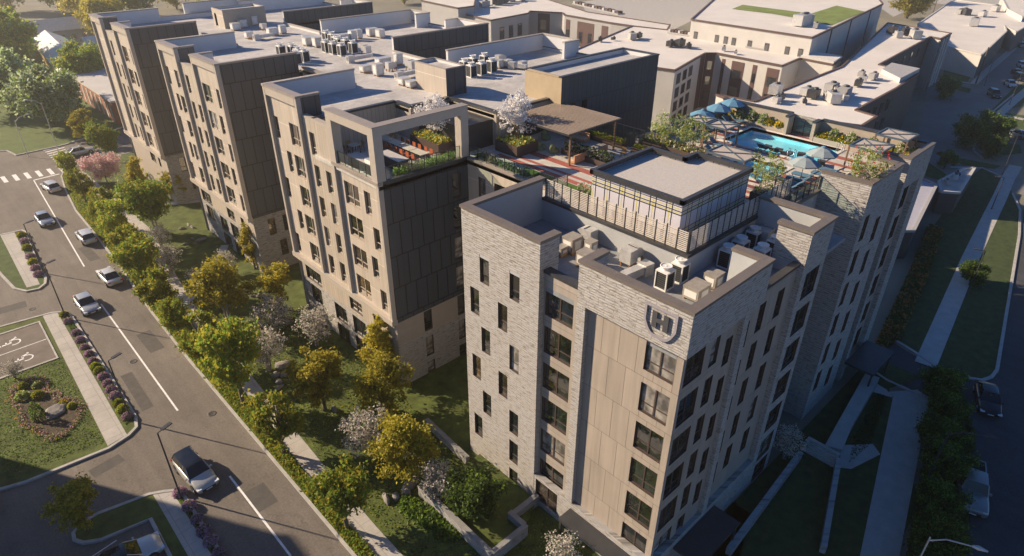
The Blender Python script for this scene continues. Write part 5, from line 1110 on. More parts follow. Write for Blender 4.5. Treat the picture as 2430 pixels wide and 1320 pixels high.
for i, (p, s, rz) in enumerate((((625, 72), 1.1, 90), ((931, 168), 1.1, 0), ((868, 130), 1.25, 90), ((975, 168), 1.3, 90), ((1190, 152), 1.2, 0), ((897, 84), 1.0, 90))):
    hood('curved exhaust hood on the long roof, %s from the left' % ORD[i], p, ZR, s, rz, 'curved exhaust hoods on the long roof')
duct('low white duct beside the nine-unit condenser block', (825, 150), (884, 140), ZR); duct('low duct run left of the tan stair tower', (940, 190), (985, 180), ZR); duct('duct run in front of the curved parapet near the ochre wall', (1208, 163), (1250, 168), ZR); duct('far duct run in front of the far unit cluster', (603, 97), (650, 90), ZR)
air_box('large sand-lit box unit in the left part of the tower roof', (1357, 596), ZT, 1.5, 1.3, 1.3, rz=0, m=GALVD); air_box('small square box beside the stone return on the tower roof', (1332, 606), ZT, 1.0, .8, .7, m=GALVD)
air_box('blue-shaded box unit behind the front stone parapet', (1390, 632), ZT, 1.3, 1.4, 1.2, m=GALVD); air_box('small tan cowl box next to the blue-shaded box', (1400, 612), ZT, .9, .9, 1.5, m=GALVD)
hood('grey exhaust hood against the white wall of the tower roof', (1388, 575), ZT, 1.3, 90); hood('round-backed metal hood in the middle of the tower roof', (1500, 626), ZT, 1.45, 0); hood('dark hood at the east end of the tower roof', (1815, 580), ZT, 1.5, 0)
duct('metal duct running from the round-backed hood to the parapet', (1540, 645), (1478, 672), ZT, .75, .7)
air_box('wide sand-coloured box near the tower corner', (1650, 706), ZT, 1.9, 1.5, 1.0, m=GALVD); air_box('chamfered tan box beside the wide box at the tower corner', (1690, 680), ZT, 1.4, 1.2, 1.1, m=GALVD)
# ---------------------------------------------------------------- screens and railings
def louvre_fence(lb, p0, p1, z, h=1.5, n=12):
    root = thing('louvre_fence', lb, 'fence', (p0[0], p0[1], z)); a = Vector((0, 0, 0)); b = Vector((p1[0]-p0[0], p1[1]-p0[1], 0)); u = b.normalized(); nn = Vector((-u.y, u.x, 0))
    for i in range(n+1):
        q = b*(i/n); g = MB(); g.bar(q, q+Vector((0, 0, h)), .065, DKTRIM); g.build('post', root)
        if i < n:
            g = MB(); e = b*((i+1)/n); k = 11
            for j in range(k): zz = .06+(h-.1)*j/k; g.bar(q+u*.06+Vector((0, 0, zz+.04)), e-u*.06+Vector((0, 0, zz+.04)), .03, WOODM, .062)
            g.build('slat_panel', root)
    return root
louvre_fence('pale timber louvre fence on the street side of the tower roof', (32.47, 30.5), (32.47, 18.3), 21.0, n=15)
louvre_fence('pale timber louvre fence on the south side of the deck', (32.6, 18.27), (46.0, 18.27), 21.0, n=17)
louvre_fence('short return of louvre fence at the east end beside the glass rail', (46.0, 18.4), (46.0, 20.6), 20.7, n=2); louvre_fence('short return of louvre fence at the street end by the turf', (32.6, 30.5), (34.8, 30.5), 20.7, n=2)
GG = bpy.data.materials.new('railing_glass'); GG.use_nodes = True; n, l = nodes(GG); t = n.new('ShaderNodeBsdfTransparent'); t.inputs[0].default_value = (.82, .90, .88, 1); gl = n.new('ShaderNodeBsdfGlossy'); gl.inputs['Roughness'].default_value = .03; ms = n.new('ShaderNodeMixShader'); lw = n.new('ShaderNodeLayerWeight'); pw_ = n.new('ShaderNodeMath'); pw_.operation = 'POWER'; pw_.inputs[1].default_value = 4; l.new(lw.outputs['Facing'], pw_.inputs[0]); fr_ = n.new('ShaderNodeMath'); fr_.operation = 'MULTIPLY_ADD'; fr_.inputs[1].default_value = .5; fr_.inputs[2].default_value = .05; l.new(pw_.outputs[0], fr_.inputs[0])
l.new(fr_.outputs[0], ms.inputs[0]); l.new(t.outputs[0], ms.inputs[1]); l.new(gl.outputs[0], ms.inputs[2]); l.new(ms.outputs[0], n['Material Output'].inputs[0])
def glass_rail(lb, p0, p1, z, h=1.05, n=6):
    root = thing('glass_railing', lb, 'railing', (p0[0], p0[1], z)); b = Vector((p1[0]-p0[0], p1[1]-p0[1], 0)); u = b.normalized()
    for i in range(n+1):
        q = b*(i/n); g = MB(); g.bar(q, q+Vector((0, 0, h)), .05, BLK); g.build('post', root)
        if i < n: e = b*((i+1)/n); g = MB(); g.bar(q+u*.04+Vector((0, 0, h*.5)), e-u*.04+Vector((0, 0, h*.5)), .012, GG, h*.86); g.build('glass_panel', root)
    g = MB(); g.bar(Vector((0, 0, h)), b+Vector((0, 0, h)), .06, BLK, .04); g.build('handrail', root); return root
glass_rail('glass railing with black posts on the street side of the dining terrace', (25.1, 47.4), (25.1, 42.15), 20.95, n=5)
glass_rail('glass railing along the south edge of the dining terrace', (25.8, 41.45), (33.3, 41.45), 20.95, n=6)
glass_rail('long glass railing on the link between terrace and tower', (34.15, 41.2), (34.15, 31.2), 20.9, n=9)
glass_rail('glass railing with thin posts above the shaded south recess', (46.2, 17.3), (48.75, 17.3), 21.0, n=3); glass_rail('glass railing beside the louvre fence over the recess', (41.5, 17.3), (46.1, 17.3), 21.0, n=4)
glass_rail('glass panels filling the gap in the east deck wall', (61.8, 25.7), (61.8, 23.6), 20.6, 1.5, n=2); glass_rail('railing along the low wall behind the lounge pergola', (47.15, 41.8), (47.15, 32.5), 21.5, .9, n=8)
# ---------------------------------------------------------------- deck paving bands
D = 20.6; pv = MB()
for x0, x1, y0, y1, m in ((36.6, 37.2, 22, 40.6, DECKR), (37.6, 38.0, 22, 40.6, DECKR), (39.0, 39.8, 20, 40.3, DECKR), (60.9, 61.6, 15, 33, DECKB), (60.55, 60.75, 15, 33, DECKR), (61.7, 61.85, 14.5, 33, DECKR), (54.2, 54.5, 18.5, 33, DECKR), (53.5, 53.7, 25.6, 33, DECKR),
        (50.9, 51.7, 28.6, 32.5, DECKB), (49.5, 50.2, 26.4, 31, DECKR), (47.3, 47.8, 19, 24, DECKB), (46.1, 46.7, 18.7, 23.5, DECKB), (45.0, 45.5, 18.7, 26, DECKR), (43.9, 44.5, 18.7, 25, DECKB), (48.6, 49.5, 18.0, 20.8, DECKB), (50.2, 50.9, 17.4, 21, DECKR), (56.0, 56.6, 15, 20, DECKR), (57.8, 58.6, 15, 20.0, DECKR), (57.2, 57.8, 29.6, 33, DECKR), (58.6, 59.2, 29.6, 33, DECKR), (56.0, 56.6, 29.6, 33, DECKR), (59.9, 60.3, 29.6, 33, DECKR), (51.5, 52.2, 17.6, 20.5, DECKB)):
    pv.sheet([(x0, y0), (x1, y0), (x1, y1), (x0, y1)], D+.004, m)
for q in (POOL, SPA):
    x0, y0, x1, y1 = q; e = .3; cpm = M('pool_coping_stone', (.62, .60, .56), .7, .1, scale=3)
    for r in ((x0-e, y0-e, x1+e, y0), (x0-e, y1, x1+e, y1+e), (x0-e, y0, x0, y1), (x1, y0, x1+e, y1)): pv.box(r[0], r[1], D, r[2], r[3], D+.06, cpm)
struct(pv, 'deck_paving')
sheet('turf_strip', [(35.3, 22), (36.5, 22), (36.5, 36.6), (35.3, 36.2)], D+.008, TURF)
WAT = bpy.data.materials.new('pool_water'); WAT.use_nodes = True; n, l = nodes(WAT); t = n.new('ShaderNodeBsdfTransparent'); t.inputs[0].default_value = (.80, .97, 1, 1); gl = n.new('ShaderNodeBsdfGlossy'); gl.inputs['Roughness'].default_value = .02; ms = n.new('ShaderNodeMixShader'); lw = n.new('ShaderNodeLayerWeight'); pw_ = n.new('ShaderNodeMath'); pw_.operation = 'POWER'; pw_.inputs[1].default_value = 4; l.new(lw.outputs['Facing'], pw_.inputs[0]); fr_ = n.new('ShaderNodeMath'); fr_.operation = 'MULTIPLY_ADD'; fr_.inputs[1].default_value = .5; fr_.inputs[2].default_value = .03; l.new(pw_.outputs[0], fr_.inputs[0])
nz = n.new('ShaderNodeTexNoise'); nz.inputs['Scale'].default_value = 3; tc = n.new('ShaderNodeTexCoord'); l.new(tc.outputs['Object'], nz.inputs[0]); bp = n.new('ShaderNodeBump'); bp.inputs['Strength'].default_value = .25; bp.inputs['Distance'].default_value = .06; l.new(nz.outputs[0], bp.inputs['Height']); l.new(bp.outputs[0], gl.inputs['Normal']); l.new(bp.outputs[0], lw.inputs['Normal'])
l.new(fr_.outputs[0], ms.inputs[0]); l.new(t.outputs[0], ms.inputs[1]); l.new(gl.outputs[0], ms.inputs[2]); l.new(ms.outputs[0], n['Material Output'].inputs[0])
for q in (POOL, SPA): sheet('pool_water', [(q[0], q[1]), (q[2], q[1]), (q[2], q[3]), (q[0], q[3])], D-.1, WAT)
# ---------------------------------------------------------------- pool furniture
CAN1 = M('parasol_blue_fabric', (.10, .24, .36), .8, .08); CAN2 = M('parasol_grey_fabric', (.27, .32, .33), .8, .06); BLUE = M('blue_cushion', (.09, .19, .29), .8, .12); SLING = M('slate_cushion', (.05, .055, .07), .8, .15); WIC = M('dark_wicker', (.09, .05, .035), .8, .25, scale=12)
def parasol_proto(two):
    root = thing('parasol', 'p', 'parasol'); g = MB(); g.tube([(0, 0, 0), (0, 0, 2.75)], [.035, .03], DKTRIM, 8); g.build('pole', root)
    g = MB(); g.lathe((0, 0, 0), [(.32, 0), (.32, .06), (.1, .1), (.06, .3)], DKTRIM, 14); g.build('base', root)
    g = MB(); r = 1.5; k = 8
    for i in range(k):
        a, b = 2*math.pi*i/k+.2, 2*math.pi*(i+1)/k+.2; A = Vector((r*math.cos(a), r*math.sin(a), 2.12)); B = Vector((r*math.cos(b), r*math.sin(b), 2.12)); T_ = Vector((0, 0, 2.78)); m_ = (A+B)/2+Vector((0, 0, .03)); c = CAN2 if (two and i in (2, 3, 4)) else CAN1
        ma, mb2 = A.lerp(T_, .5)+Vector((0, 0, .07)), B.lerp(T_, .5)+Vector((0, 0, .07))
        g.face([A, B, mb2, ma], c); g.face([ma, mb2, T_], c); g.face([A, A-Vector((0, 0, .12)), B-Vector((0, 0, .12)), B], c); g.bar(A, T_-Vector((0, 0, .02)), .025, DKTRIM)
    g.build('canopy', root); g = MB(); g.lathe((0, 0, 2.76), [(.26, 0), (.14, .08), (.03, .12)], CAN1, 12); g.build('top_vent', root); return Proto(root)
PA, PB = parasol_proto(False), parasol_proto(True); GPz = 'parasols around the pool'
for p, lb in (((61.0, 31.9), 'blue parasol furthest back beyond the loungers'), ((58.4, 31.9), 'blue parasol in the middle of the three at the back'), ((55.3, 31.8), 'blue parasol nearest the shrubs at the back left')): PA.put((*p, D), 0, lb, GPz, .82)
for p, lb in (((53.0, 19.2), 'blue and grey parasol over the dark loungers at the pool corner'), ((49.8, 19.2), 'blue and grey parasol nearest the glass railing')): PB.put((*p, D), .3, lb, GPz, .82)
def lounger_proto(m, fm, kind):
    root = thing(kind, 'l', 'sun lounger'); g = MB()
    for y in (-.3, .3): g.bar((-.95, y, .28), (.95, y, .28), .05, fm)
    for x in (-.85, .85):
        for y in (-.3, .3): g.bar((x, y, 0), (x, y, .28), .05, fm)
    g.bar((-.95, -.3, .28), (-.95, .3, .28), .05, fm); g.build('frame', root); g = MB(); g.box(-.25, -.32, .3, .97, .32, .38, m); g.build('cushion', root)
    g = MB(); g.bar((-.25, 0, .34), (-.92, 0, .85), .64, m, .07); g.bar((-.22, 0, .30), (-.92, 0, .82), .6, fm, .02); g.build('backrest', root); return Proto(root)
LB = lounger_proto(BLUE, DKTRIM, 'sun_lounger'); LD = lounger_proto(SLING, WIC, 'wicker_sun_lounger')
for i, p in enumerate(((56.8, 31.2), (58.2, 31.1), (59.6, 31.0), (60.9, 30.9))): LB.put((*p, D), rad(-88), 'blue sun lounger under the back parasols, %s from the left' % ORD[i], 'blue loungers behind the pool')
for i, p in enumerate(((52.8, 30.6), (52.8, 28.4), (50.4, 27.2))): LB.put((*p, D), rad(-85), 'blue sun lounger under the left cabanas, %s from the back' % ORD[i], 'blue loungers under the cabanas')
for i, p in enumerate(((47.4, 19.2), (48.6, 19.2), (49.8, 19.3), (51.0, 19.4), (52.3, 18.4), (53.6, 18.3))): LB.put((*p, D), rad(90), 'blue sun lounger in the row beside the glass railing, %s from the left' % ORD[i], 'blue loungers by the glass railing')
for i, p in enumerate(((55.6, 25.3), (55.5, 24.2), (55.4, 23.1))): LD.put((*p, D-.25), rad(0), 'dark wicker lounger standing in the shallow pool edge, %s from the left' % ORD[i], 'dark loungers in the pool')
for i, p in enumerate(((55.2, 21.7), (54.6, 20.7), (54.6, 19.7))): LD.put((*p, D), rad(20), 'dark wicker lounger beside the corner parasol, %s from the pool' % ORD[i], 'dark loungers at the pool corner')
def cabana(lb, x0, y0, x1, y1, h=2.8):
    root = thing('cabana', lb, 'cabana', ((x0+x1)/2, (y0+y1)/2, D), 0, 'cabanas around the pool'); a, b = (x1-x0)/2, (y1-y0)/2; FM = M('slate_blue_frame', (.07, .10, .13), .45, .08)
    for x in (-a, a):
        for y in (-b, b): g = MB(); g.bar((x, y, 0), (x, y, h), .11, WOODB); g.build('post', root)
    g = MB()
    for s in (-1, 1): g.bar((-a-.05, s*b, h), (a+.05, s*b, h), .12, FM, .14); g.bar((s*a, -b, h), (s*a, b, h), .12, FM, .138)
    g.build('frame', root); g = MB(); g.bar((-a, -b, h+.05), (a, b, h+.05), .08, FM, .05); g.bar((-a, b, h+.055), (a, -b, h+.055), .08, FM, .05); g.build('cross_brace', root)
    g = MB(); g.box(-a+.06, -b+.06, h-.02, a-.06, b-.06, h, M('sand_canvas', (.42, .37, .33), .85, .08)); g.build('canvas', root)
cabana('square cabana at the back left, behind the other one', 52.0, 29.6, 54.0, 31.5, 2.1); cabana('square cabana in front of the back left one, beside the pool', 51.7, 27.2, 53.9, 29.3, 2.1); cabana('long low cabana beside the small pool', 45.5, 22.0, 47.9, 25.3, 2.1)
cabana('cabana beside the flowering shrub at the east end', 55.1, 15.5, 57.8, 18.0, 2.2); cabana('cabana at the far east corner among yellow flowers', 59.2, 15.0, 61.7, 17.5, 2.35)
def ladder(lb, x, y, rz):
    root = thing('pool_ladder', lb, 'ladder', (x, y, D), rad(rz)); SS = M('stainless_steel', (.6, .6, .6), .2, .05, metal=1)
    for s in (-.25, .25): g = MB(); g.tube([(-.4, s, 0), (-.4, s, .7), (-.2, s, .9), (.1, s, .75), (.15, s, -.5)], .025, SS, 6); g.build('handrail', root)
ladder('steel pool ladder at the left corner of the main pool', 55.0, 28.2, 0); ladder('steel handrail beside the wicker loungers', 55.0, 22.4, 0); ladder('steel handrail at the east end of the main pool', 59.6, 20.3, 90)
# ---------------------------------------------------------------- planters, lounge and dining
def planter(lb, x0, y0, x1, y1, h, m=None, plants=True, kinds=(L_GREEN, L_OLIVE, L_YEL, L_SAGE), ph=.3, n=None, z=None):
    z = D if z is None else z; root = thing('planter', lb, 'planter', ((x0+x1)/2, (y0+y1)/2, z)); a, b = (x1-x0)/2, (y1-y0)/2; g = MB(); m = m or PLANT; t = .06
    for q in ((-a, -b, a, -b+t), (-a, b-t, a, b), (-a, -b+t, -a+t, b-t), (a-t, -b+t, a, b-t)): g.box(q[0], q[1], 0, q[2], q[3], h, m)
    g.build('planter_box', root); g = MB(); g.box(-a+t, -b+t, 0, a-t, b-t, h-.08, SOIL); g.build('soil', root)
    if plants:
        g = MB()
        for _ in range(n or int(a*b*4*160)): leaf(g, Vector((R.uniform(-a+.1, a-.1), R.uniform(-b+.1, b-.1), h-.05+R.random()**1.6*ph)), R.uniform(.09, .2), R.choice(kinds))
        o = g.build('planting', root); o['kind'] = 'stuff'
planter('large bronze planter box on the dining terrace', 32.9, 43.9, 35.7, 48.1, .95); planter('large bronze planter box in front of the lounge', 37.5, 38.8, 40.1, 41.6, .95)
tree('pot', Vector((34.4, 46.2, 0)), 'white blossom tree growing from the terrace planter', 1.12, z=D+.9); tree('pot', Vector((38.9, 40.3, 0)), 'white blossom tree growing from the lounge planter', 1.3, z=D+.9)
planter('narrow planting trough along the south edge of the terrace', 26.9, 41.75, 33.3, 42.4, .25, TRIM, kinds=(L_GREEN, L_GREEN, L_SAGE), ph=.6, n=1500); planter('narrow planting trough behind the long link railing', 34.4, 34.5, 35.1, 41.0, .25, TRIM, kinds=(L_SAGE, L_GREEN, L_WHITE), ph=.5, n=1200)
planter('dark trough overflowing with white flowers between lounge and games table', 41.1, 31.5, 42.0, 36.9, .5, kinds=(L_WHITE, L_DARK, L_GREEN), ph=.75, n=2600)
planter('low planter with grasses against the wall behind the pergola', 46.0, 34.0, 46.8, 41.0, .45, kinds=(L_OLIVE, L_GREEN), ph=.4); planter('low green planter near the folding stools', 46.0, 28.6, 46.8, 33.0, .45, kinds=(L_OLIVE, L_GREEN), ph=.3)
planter('east wall planter bed with white and yellow flowers, left section', 61.0, 26.2, 61.85, 32.8, .5, BEIGE, kinds=(L_OLIVE, L_GREEN, L_RUST), ph=.2); planter('east wall planter bed with yellow flowers, right section', 60.6, 14.3, 61.8, 23.1, .5, BEIGE, kinds=(L_OLIVE, L_GREEN, L_YEL), ph=.3)
planter('corner planter bed inside the stone parapet with the flowering shrub', 49.25, 14.2, 52.6, 16.2, .9, BEIGE, kinds=(L_SAGE, L_GREEN, L_MAUVE), ph=.4); planter('bed of dark shrubs at the left of the pool', 47.5, 26.6, 48.9, 32.9, .8, PLANT, kinds=(L_GREEN, L_OLIVE, L_WHITE), ph=.55, n=1700)
planter('square planter with a small tree beside the stair penthouse', 44.0, 19.0, 45.5, 20.4, .6, PLANT, kinds=(L_GREEN, L_WHITE), ph=.6)
planter('small planter box with white flowers by the plaid penthouse', 34.4, 27.6, 35.4, 29.4, .6, PLANT, kinds=(L_GREEN, L_WHITE, L_SAGE), ph=.7)
for p, s, lb in (((48.2, 31.0), .85, 'loose leafy tree at the back of the pool shrub bed'), ((48.2, 28.4), .9, 'loose leafy tree at the front of the pool shrub bed'), ((44.8, 19.7), .85, 'airy yellow green tree in the square planter')): tree('small', Vector((*p, 0)), lb, s, z=D+.7)
t_ = tree('small', Vector((50.8, 15.0, 0)), 'shrub with red blooms spilling over the stone parapet', .9, z=D+.8)
rd = MB()
for _ in range(70): d = Vector((R.gauss(0, 1), R.gauss(0, 1), R.gauss(0, .8))).normalized(); leaf(rd, Vector((d.x*1.5, d.y*1.5, 2.3+d.z*1.35)), .14, L_RED)
o = rd.build('blooms', t_)
for i, (k, y) in enumerate((('yellow', 31.9), ('wflow', 31.0), ('wflow', 29.8), ('wflow', 28.5), ('yellow', 27.9), ('yellow', 26.9), ('yellow', 22.4), ('wflow', 21.6), ('yellow', 20.8), ('wflow', 20.1), ('yellow', 19.0), ('wflow', 18.2), ('yellow', 17.3), ('yellow', 16.5), ('wflow', 15.9), ('yellow', 15.3), ('wflow', 14.8))):
    lb_ = '%s flowers in the east wall bed, %s clump from the back' % ('yellow' if k == 'yellow' else 'white', ORD[i] if i < 16 else 'last'); shrub(k, (61.3, y), lb_, 1.35, 'flower clumps in the east wall bed', D+.45)
for i, y in enumerate((39.8, 38.9)): shrub('grassy', (34.7, y), 'blond feather grass clump by the link railing, %s from the terrace' % ORD[i], 1.2, None, D+.2)
# pergola
root = thing('slatted_pergola', 'brown slatted pergola roof over the lounge seating', 'pergola', (42.2, 37.8, D))
for x, y in ((-2.8, -3.4), (3.1, -3.4), (-2.8, 3.5), (3.1, 3.5)): g = MB(); g.bar((x, y, 0), (x, y, 2.75), .14, WOODB); g.build('post', root)
g = MB()
for y in (-3.7, 0, 3.7): g.bar((-3.3, y, 2.78), (3.5, y, 2.78), .10, DKTRIM, .14)
for x in (-3.3, 3.5): g.bar((x, -3.7, 2.78), (x, 3.7, 2.78), .10, DKTRIM, .138)
g.bar((.1, -3.7, 2.785), (.1, 3.7, 2.785), .08, DKTRIM, .13); g.build('frame', root); g = MB()
for i in range(25): x = -3.2+6.6*i/24; g.bar((x, -3.65, 2.87), (x, 3.65, 2.87), .14, M('pergola_slat', (.30, .235, .185), .7, .12, scale=.6), .03)
g.build('slats', root)
def chair_proto(kind, m):
    root = thing(kind, 'c', 'chair'); g = MB(); g.box(-.23, -.23, .42, .23, .23, .46, m); g.build('seat', root); g = MB(); g.box(-.25, -.22, .5, -.21, .22, .88, m); g.build('backrest', root)
    for x in (-.2, .2):
        for y in (-.2, .2): g = MB(); g.bar((x, y, 0), (x*.95, y*.95, .42), .035, BLK); g.build('leg', root)
    return Proto(root)
RC = chair_proto('dining_chair', M('rust_orange_slats', (.36, .09, .03), .6, .15)); TC = chair_proto('dining_chair', M('honey_rattan', (.42, .24, .09), .7, .2))
def table(lb, x, y, sx, sy, h=.75, m=None, grp=None, kind='dining_table', z=None):
    root = thing(kind, lb, 'table', (x, y, z or D), 0, grp); g = MB(); m = m or M('cream_table_top', (.50, .47, .38), .6, .1)
    g.box(-sx/2, -sy/2, h-.04, sx/2, sy/2, h, m); g.build('table_top', root)
    for a in (-1, 1):
        for b in (-1, 1): g = MB(); g.bar((a*(sx/2-.07), b*(sy/2-.07), 0), (a*(sx/2-.07), b*(sy/2-.07), h-.04), .05, BLK); g.build('leg', root)
for i, y in enumerate((49.4, 47.6, 45.8, 44.1)):
    table('cream dining table in the long terrace row, %s from the back' % ORD[i], 31.0, y, .9, 1.6, grp='dining tables on the terrace')
    for j, (dx, rz) in enumerate(((-.75, 0), (.75, 180))):
        for q in (-.4, .4):
            k = RC if (dx < 0 or i > 0) else TC
            k.put((31.0+dx, y+q, D), rad(rz), '%s dining chair at the %s table, %s side, %s of its pair' % ('rust orange' if k is RC else 'honey rattan', ORD[i], 'street' if dx < 0 else 'planter', 'back one' if q > 0 else 'front one'), 'dining chairs around the terrace tables')
table('small square table at the back left of the terrace', 27.9, 49.6, .9, .9)
for dx, dy, rz, s in ((-.7, 0, 0, 'left'), (.7, 0, 180, 'right'), (0, .7, -90, 'back')): TC.put((27.9+dx, 49.6+dy, D), rad(rz), 'rattan chair on the %s side of the small square table' % s)
def counter(lb, x0, y0, x1, y1, h=.95, m=None):
    root = thing('kitchen_counter', lb, 'counter', ((x0+x1)/2, (y0+y1)/2, D)); a, b = (x1-x0)/2, (y1-y0)/2; g = MB(); g.box(-a, -b, 0, a, b, h-.05, M('slate_cabinet', (.055, .055, .065), .5, .1)); g.build('cabinet', root)
    g = MB(); g.box(-a-.04, -b-.04, h-.05, a+.04, b+.04, h, M('pale_worktop', (.5, .47, .43), .4, .1)); g.build('worktop', root); return root
c_ = counter('slate grey outdoor kitchen counter at the terrace rail', 25.9, 43.2, 26.8, 47.2)
g = MB(); g.box(-.25, -1.2, .95, .25, -.3, 1.15, GALV); g.build('grill', c_)
counter('pale-topped bar counter in the middle of the terrace', 28.0, 42.9, 29.0, 45.9)
# lounge furniture
OLV = M('olive_fabric', (.24, .27, .12), .9, .1); TERR = M('peach_timber_frame', (.50, .26, .15), .7, .12); SANDC = M('sand_cushion', (.55, .45, .32), .9, .08)
def beanbag(lb, x, y, rz):
    root = thing('bean_bag_chair', lb, 'chair', (x, y, D), rad(rz), 'olive bean bags in the lounge'); g = MB(); g.lathe((0, 0, 0), [(.42, 0), (.5, .15), (.46, .32), (.3, .42), (.02, .44)], OLV, 16); g.build('seat', root)
    g = MB(); g.lathe((-.28, 0, .25), [(.26, 0), (.28, .25), (.2, .5), (.02, .6)], OLV, 14); g.build('backrest', root)
beanbag('olive bean bag chair at the planter, front one of the pair', 40.9, 37.6, 20); beanbag('olive bean bag chair at the planter, back one of the pair', 40.7, 39.0, -10); beanbag('olive padded cube seat under the pergola by the doors', 43.0, 40.6, -90)
table('low white coffee table in the lounge', 42.4, 37.0, 1.2, .7, .35, MTLW, kind='coffee_table')
def sofa(lb, x, y, rz, L_=2.6):
    root = thing('outdoor_sofa', lb, 'sofa', (x, y, D), rad(rz)); g = MB(); g.box(-.4, -L_/2, .12, .42, L_/2, .3, TERR); g.build('frame', root); g = MB(); g.box(-.36, -L_/2+.05, .3, .38, L_/2-.05, .44, SANDC); g.build('seat', root); g = MB(); g.box(.3, -L_/2, .3, .44, L_/2, .8, TERR); g.build('backrest', root)
sofa('peach timber sofa with sand cushions at the back of the lounge', 45.0, 38.6, 0); sofa('second peach timber sofa beside the flower trough', 43.2, 34.6, -90, 2.0); sofa('low peach bench at the near pergola post', 40.6, 34.6, -90, 1.6)
def pingpong(lb, x, y, rz):
    root = thing('table_tennis_table', lb, 'table', (x, y, D), rad(rz)); g = MB(); NV = M('dark_table_surface', (.025, .04, .05), .3, .1); g.box(-.76, -1.37, .72, .76, 1.37, .76, MTLW); g.box(-.70, -1.31, .76, -.02, 1.31, .765, NV); g.box(.02, -1.31, .76, .70, 1.31, .7655, NV); g.build('table_top', root)
    g = MB(); g.box(-.8, -.01, .76, .8, .01, .91, MTLW); g.build('net', root)
    for a in (-1, 1):
        for b in (-1, 1): g = MB(); g.bar((a*.75, b*1.3, 0), (a*.5, b*1.0, .72), .07, WOODB); g.build('leg', root)
pingpong('white-edged dark table tennis table on splayed timber legs', 40.3, 29.8, -38); pingpong('second table tennis table half hidden by the penthouse roof', 41.2, 27.4, -60)
for i, p in enumerate(((44.4, 32.6), (45.2, 31.4))): TC.put((*p, D), rad(200-60*i), 'yellow rattan chair near the low wall, %s of two' % ORD[i])
TC.put((44.9, 18.9, D), 0, 'rattan chair tucked behind the louvre fence')
# plaid penthouse
PLD = bpy.data.materials.new('plaid_panel'); PLD.use_nodes = True; n, l = nodes(PLD); uv = wall_uv(n, l); b = n['Principled BSDF']; b.inputs['Roughness'].default_value = .35
sp = n.new('ShaderNodeSeparateXYZ'); l.new(uv, sp.inputs[0])
def bands(sock, period, phase, segs):
    """1 inside any band (a,b) of the repeating period"""
    a = n.new('ShaderNodeMath'); a.operation = 'ADD'; a.inputs[1].default_value = phase; l.new(sock, a.inputs[0]); m = n.new('ShaderNodeMath'); m.operation = 'FLOORED_MODULO'; m.inputs[1].default_value = period; l.new(a.outputs[0], m.inputs[0]); acc = None
    for s, e in segs:
        c = n.new('ShaderNodeMath'); c.operation = 'COMPARE'; c.inputs[1].default_value = (s+e)/2; c.inputs[2].default_value = (e-s)/2; l.new(m.outputs[0], c.inputs[0])
        if acc is None: acc = c.outputs[0]
        else: x = n.new('ShaderNodeMath'); x.operation = 'MAXIMUM'; l.new(acc, x.inputs[0]); l.new(c.outputs[0], x.inputs[1]); acc = x.outputs[0]
    return acc
def mixc(fac, a, b_):
    x = n.new('ShaderNodeMix'); x.data_type = 'RGBA'; l.new(fac, x.inputs[0]); (l.new(a, x.inputs[6]) if not isinstance(a, tuple) else setattr(x.inputs[6], 'default_value', (*a, 1))); x.inputs[7].default_value = (*b_, 1); return x.outputs[2]
bl = n.new('ShaderNodeMath'); bl.operation = 'MAXIMUM'; l.new(bands(sp.outputs[0], 1.27, 0, [(.0, .08), (.82, .90)]), bl.inputs[0]); l.new(bands(sp.outputs[1], 1.62, .05, [(.0, .08), (.24, .31), (.56, .62)]), bl.inputs[1])
ye = n.new('ShaderNodeMath'); ye.operation = 'MAXIMUM'; l.new(bands(sp.outputs[0], 1.27, 0, [(1.04, 1.11)]), ye.inputs[0]); l.new(bands(sp.outputs[1], 1.62, .05, [(.13, .19), (.40, .46)]), ye.inputs[1])
c1 = mixc(ye.outputs[0], (.55, .53, .57), (.50, .44, .05)); l.new(mixc(bl.outputs[0], c1, (.012, .015, .02)), b.inputs['Base Color']); MATS['plaid'] = PLD
ph = [(33.7, 19.8), (42.1, 19.8), (42.1, 24.2), (40.6, 24.2), (40.6, 27.2), (33.7, 27.2)]; pr = thing('plaid_penthouse', 'rooftop stair penthouse clad in black and yellow plaid panels', 'penthouse', (37.7, 23.0, D))
def sub(mb, name): o = mb.build(name, pr); o.location = -pr.location; return o
g = MB()
for i in range(6): a, b_ = ph[i], ph[(i+1) % 6]; g.face([(*a, D), (*b_, D), (*b_, 23.45), (*a, 23.45)], PLD)
sub(g, 'plaid_wall'); g = MB(); g.sheet(ph, 23.3, M('pebble_roof', (.46, .43, .40), .9, .16, scale=9, bump=.3)); sub(g, 'roof'); g = MB()
for a, b_ in zip(ph, ph[1:]+ph[:1]):
    a = Vector((*a, 23.6)); b_ = Vector((*b_, 23.6)); d = (b_-a).normalized(); g.bar(a-d*.15, b_+d*.15, .3, DKTRIM, .32+.004*abs(d.x))
sub(g, 'parapet_trim')
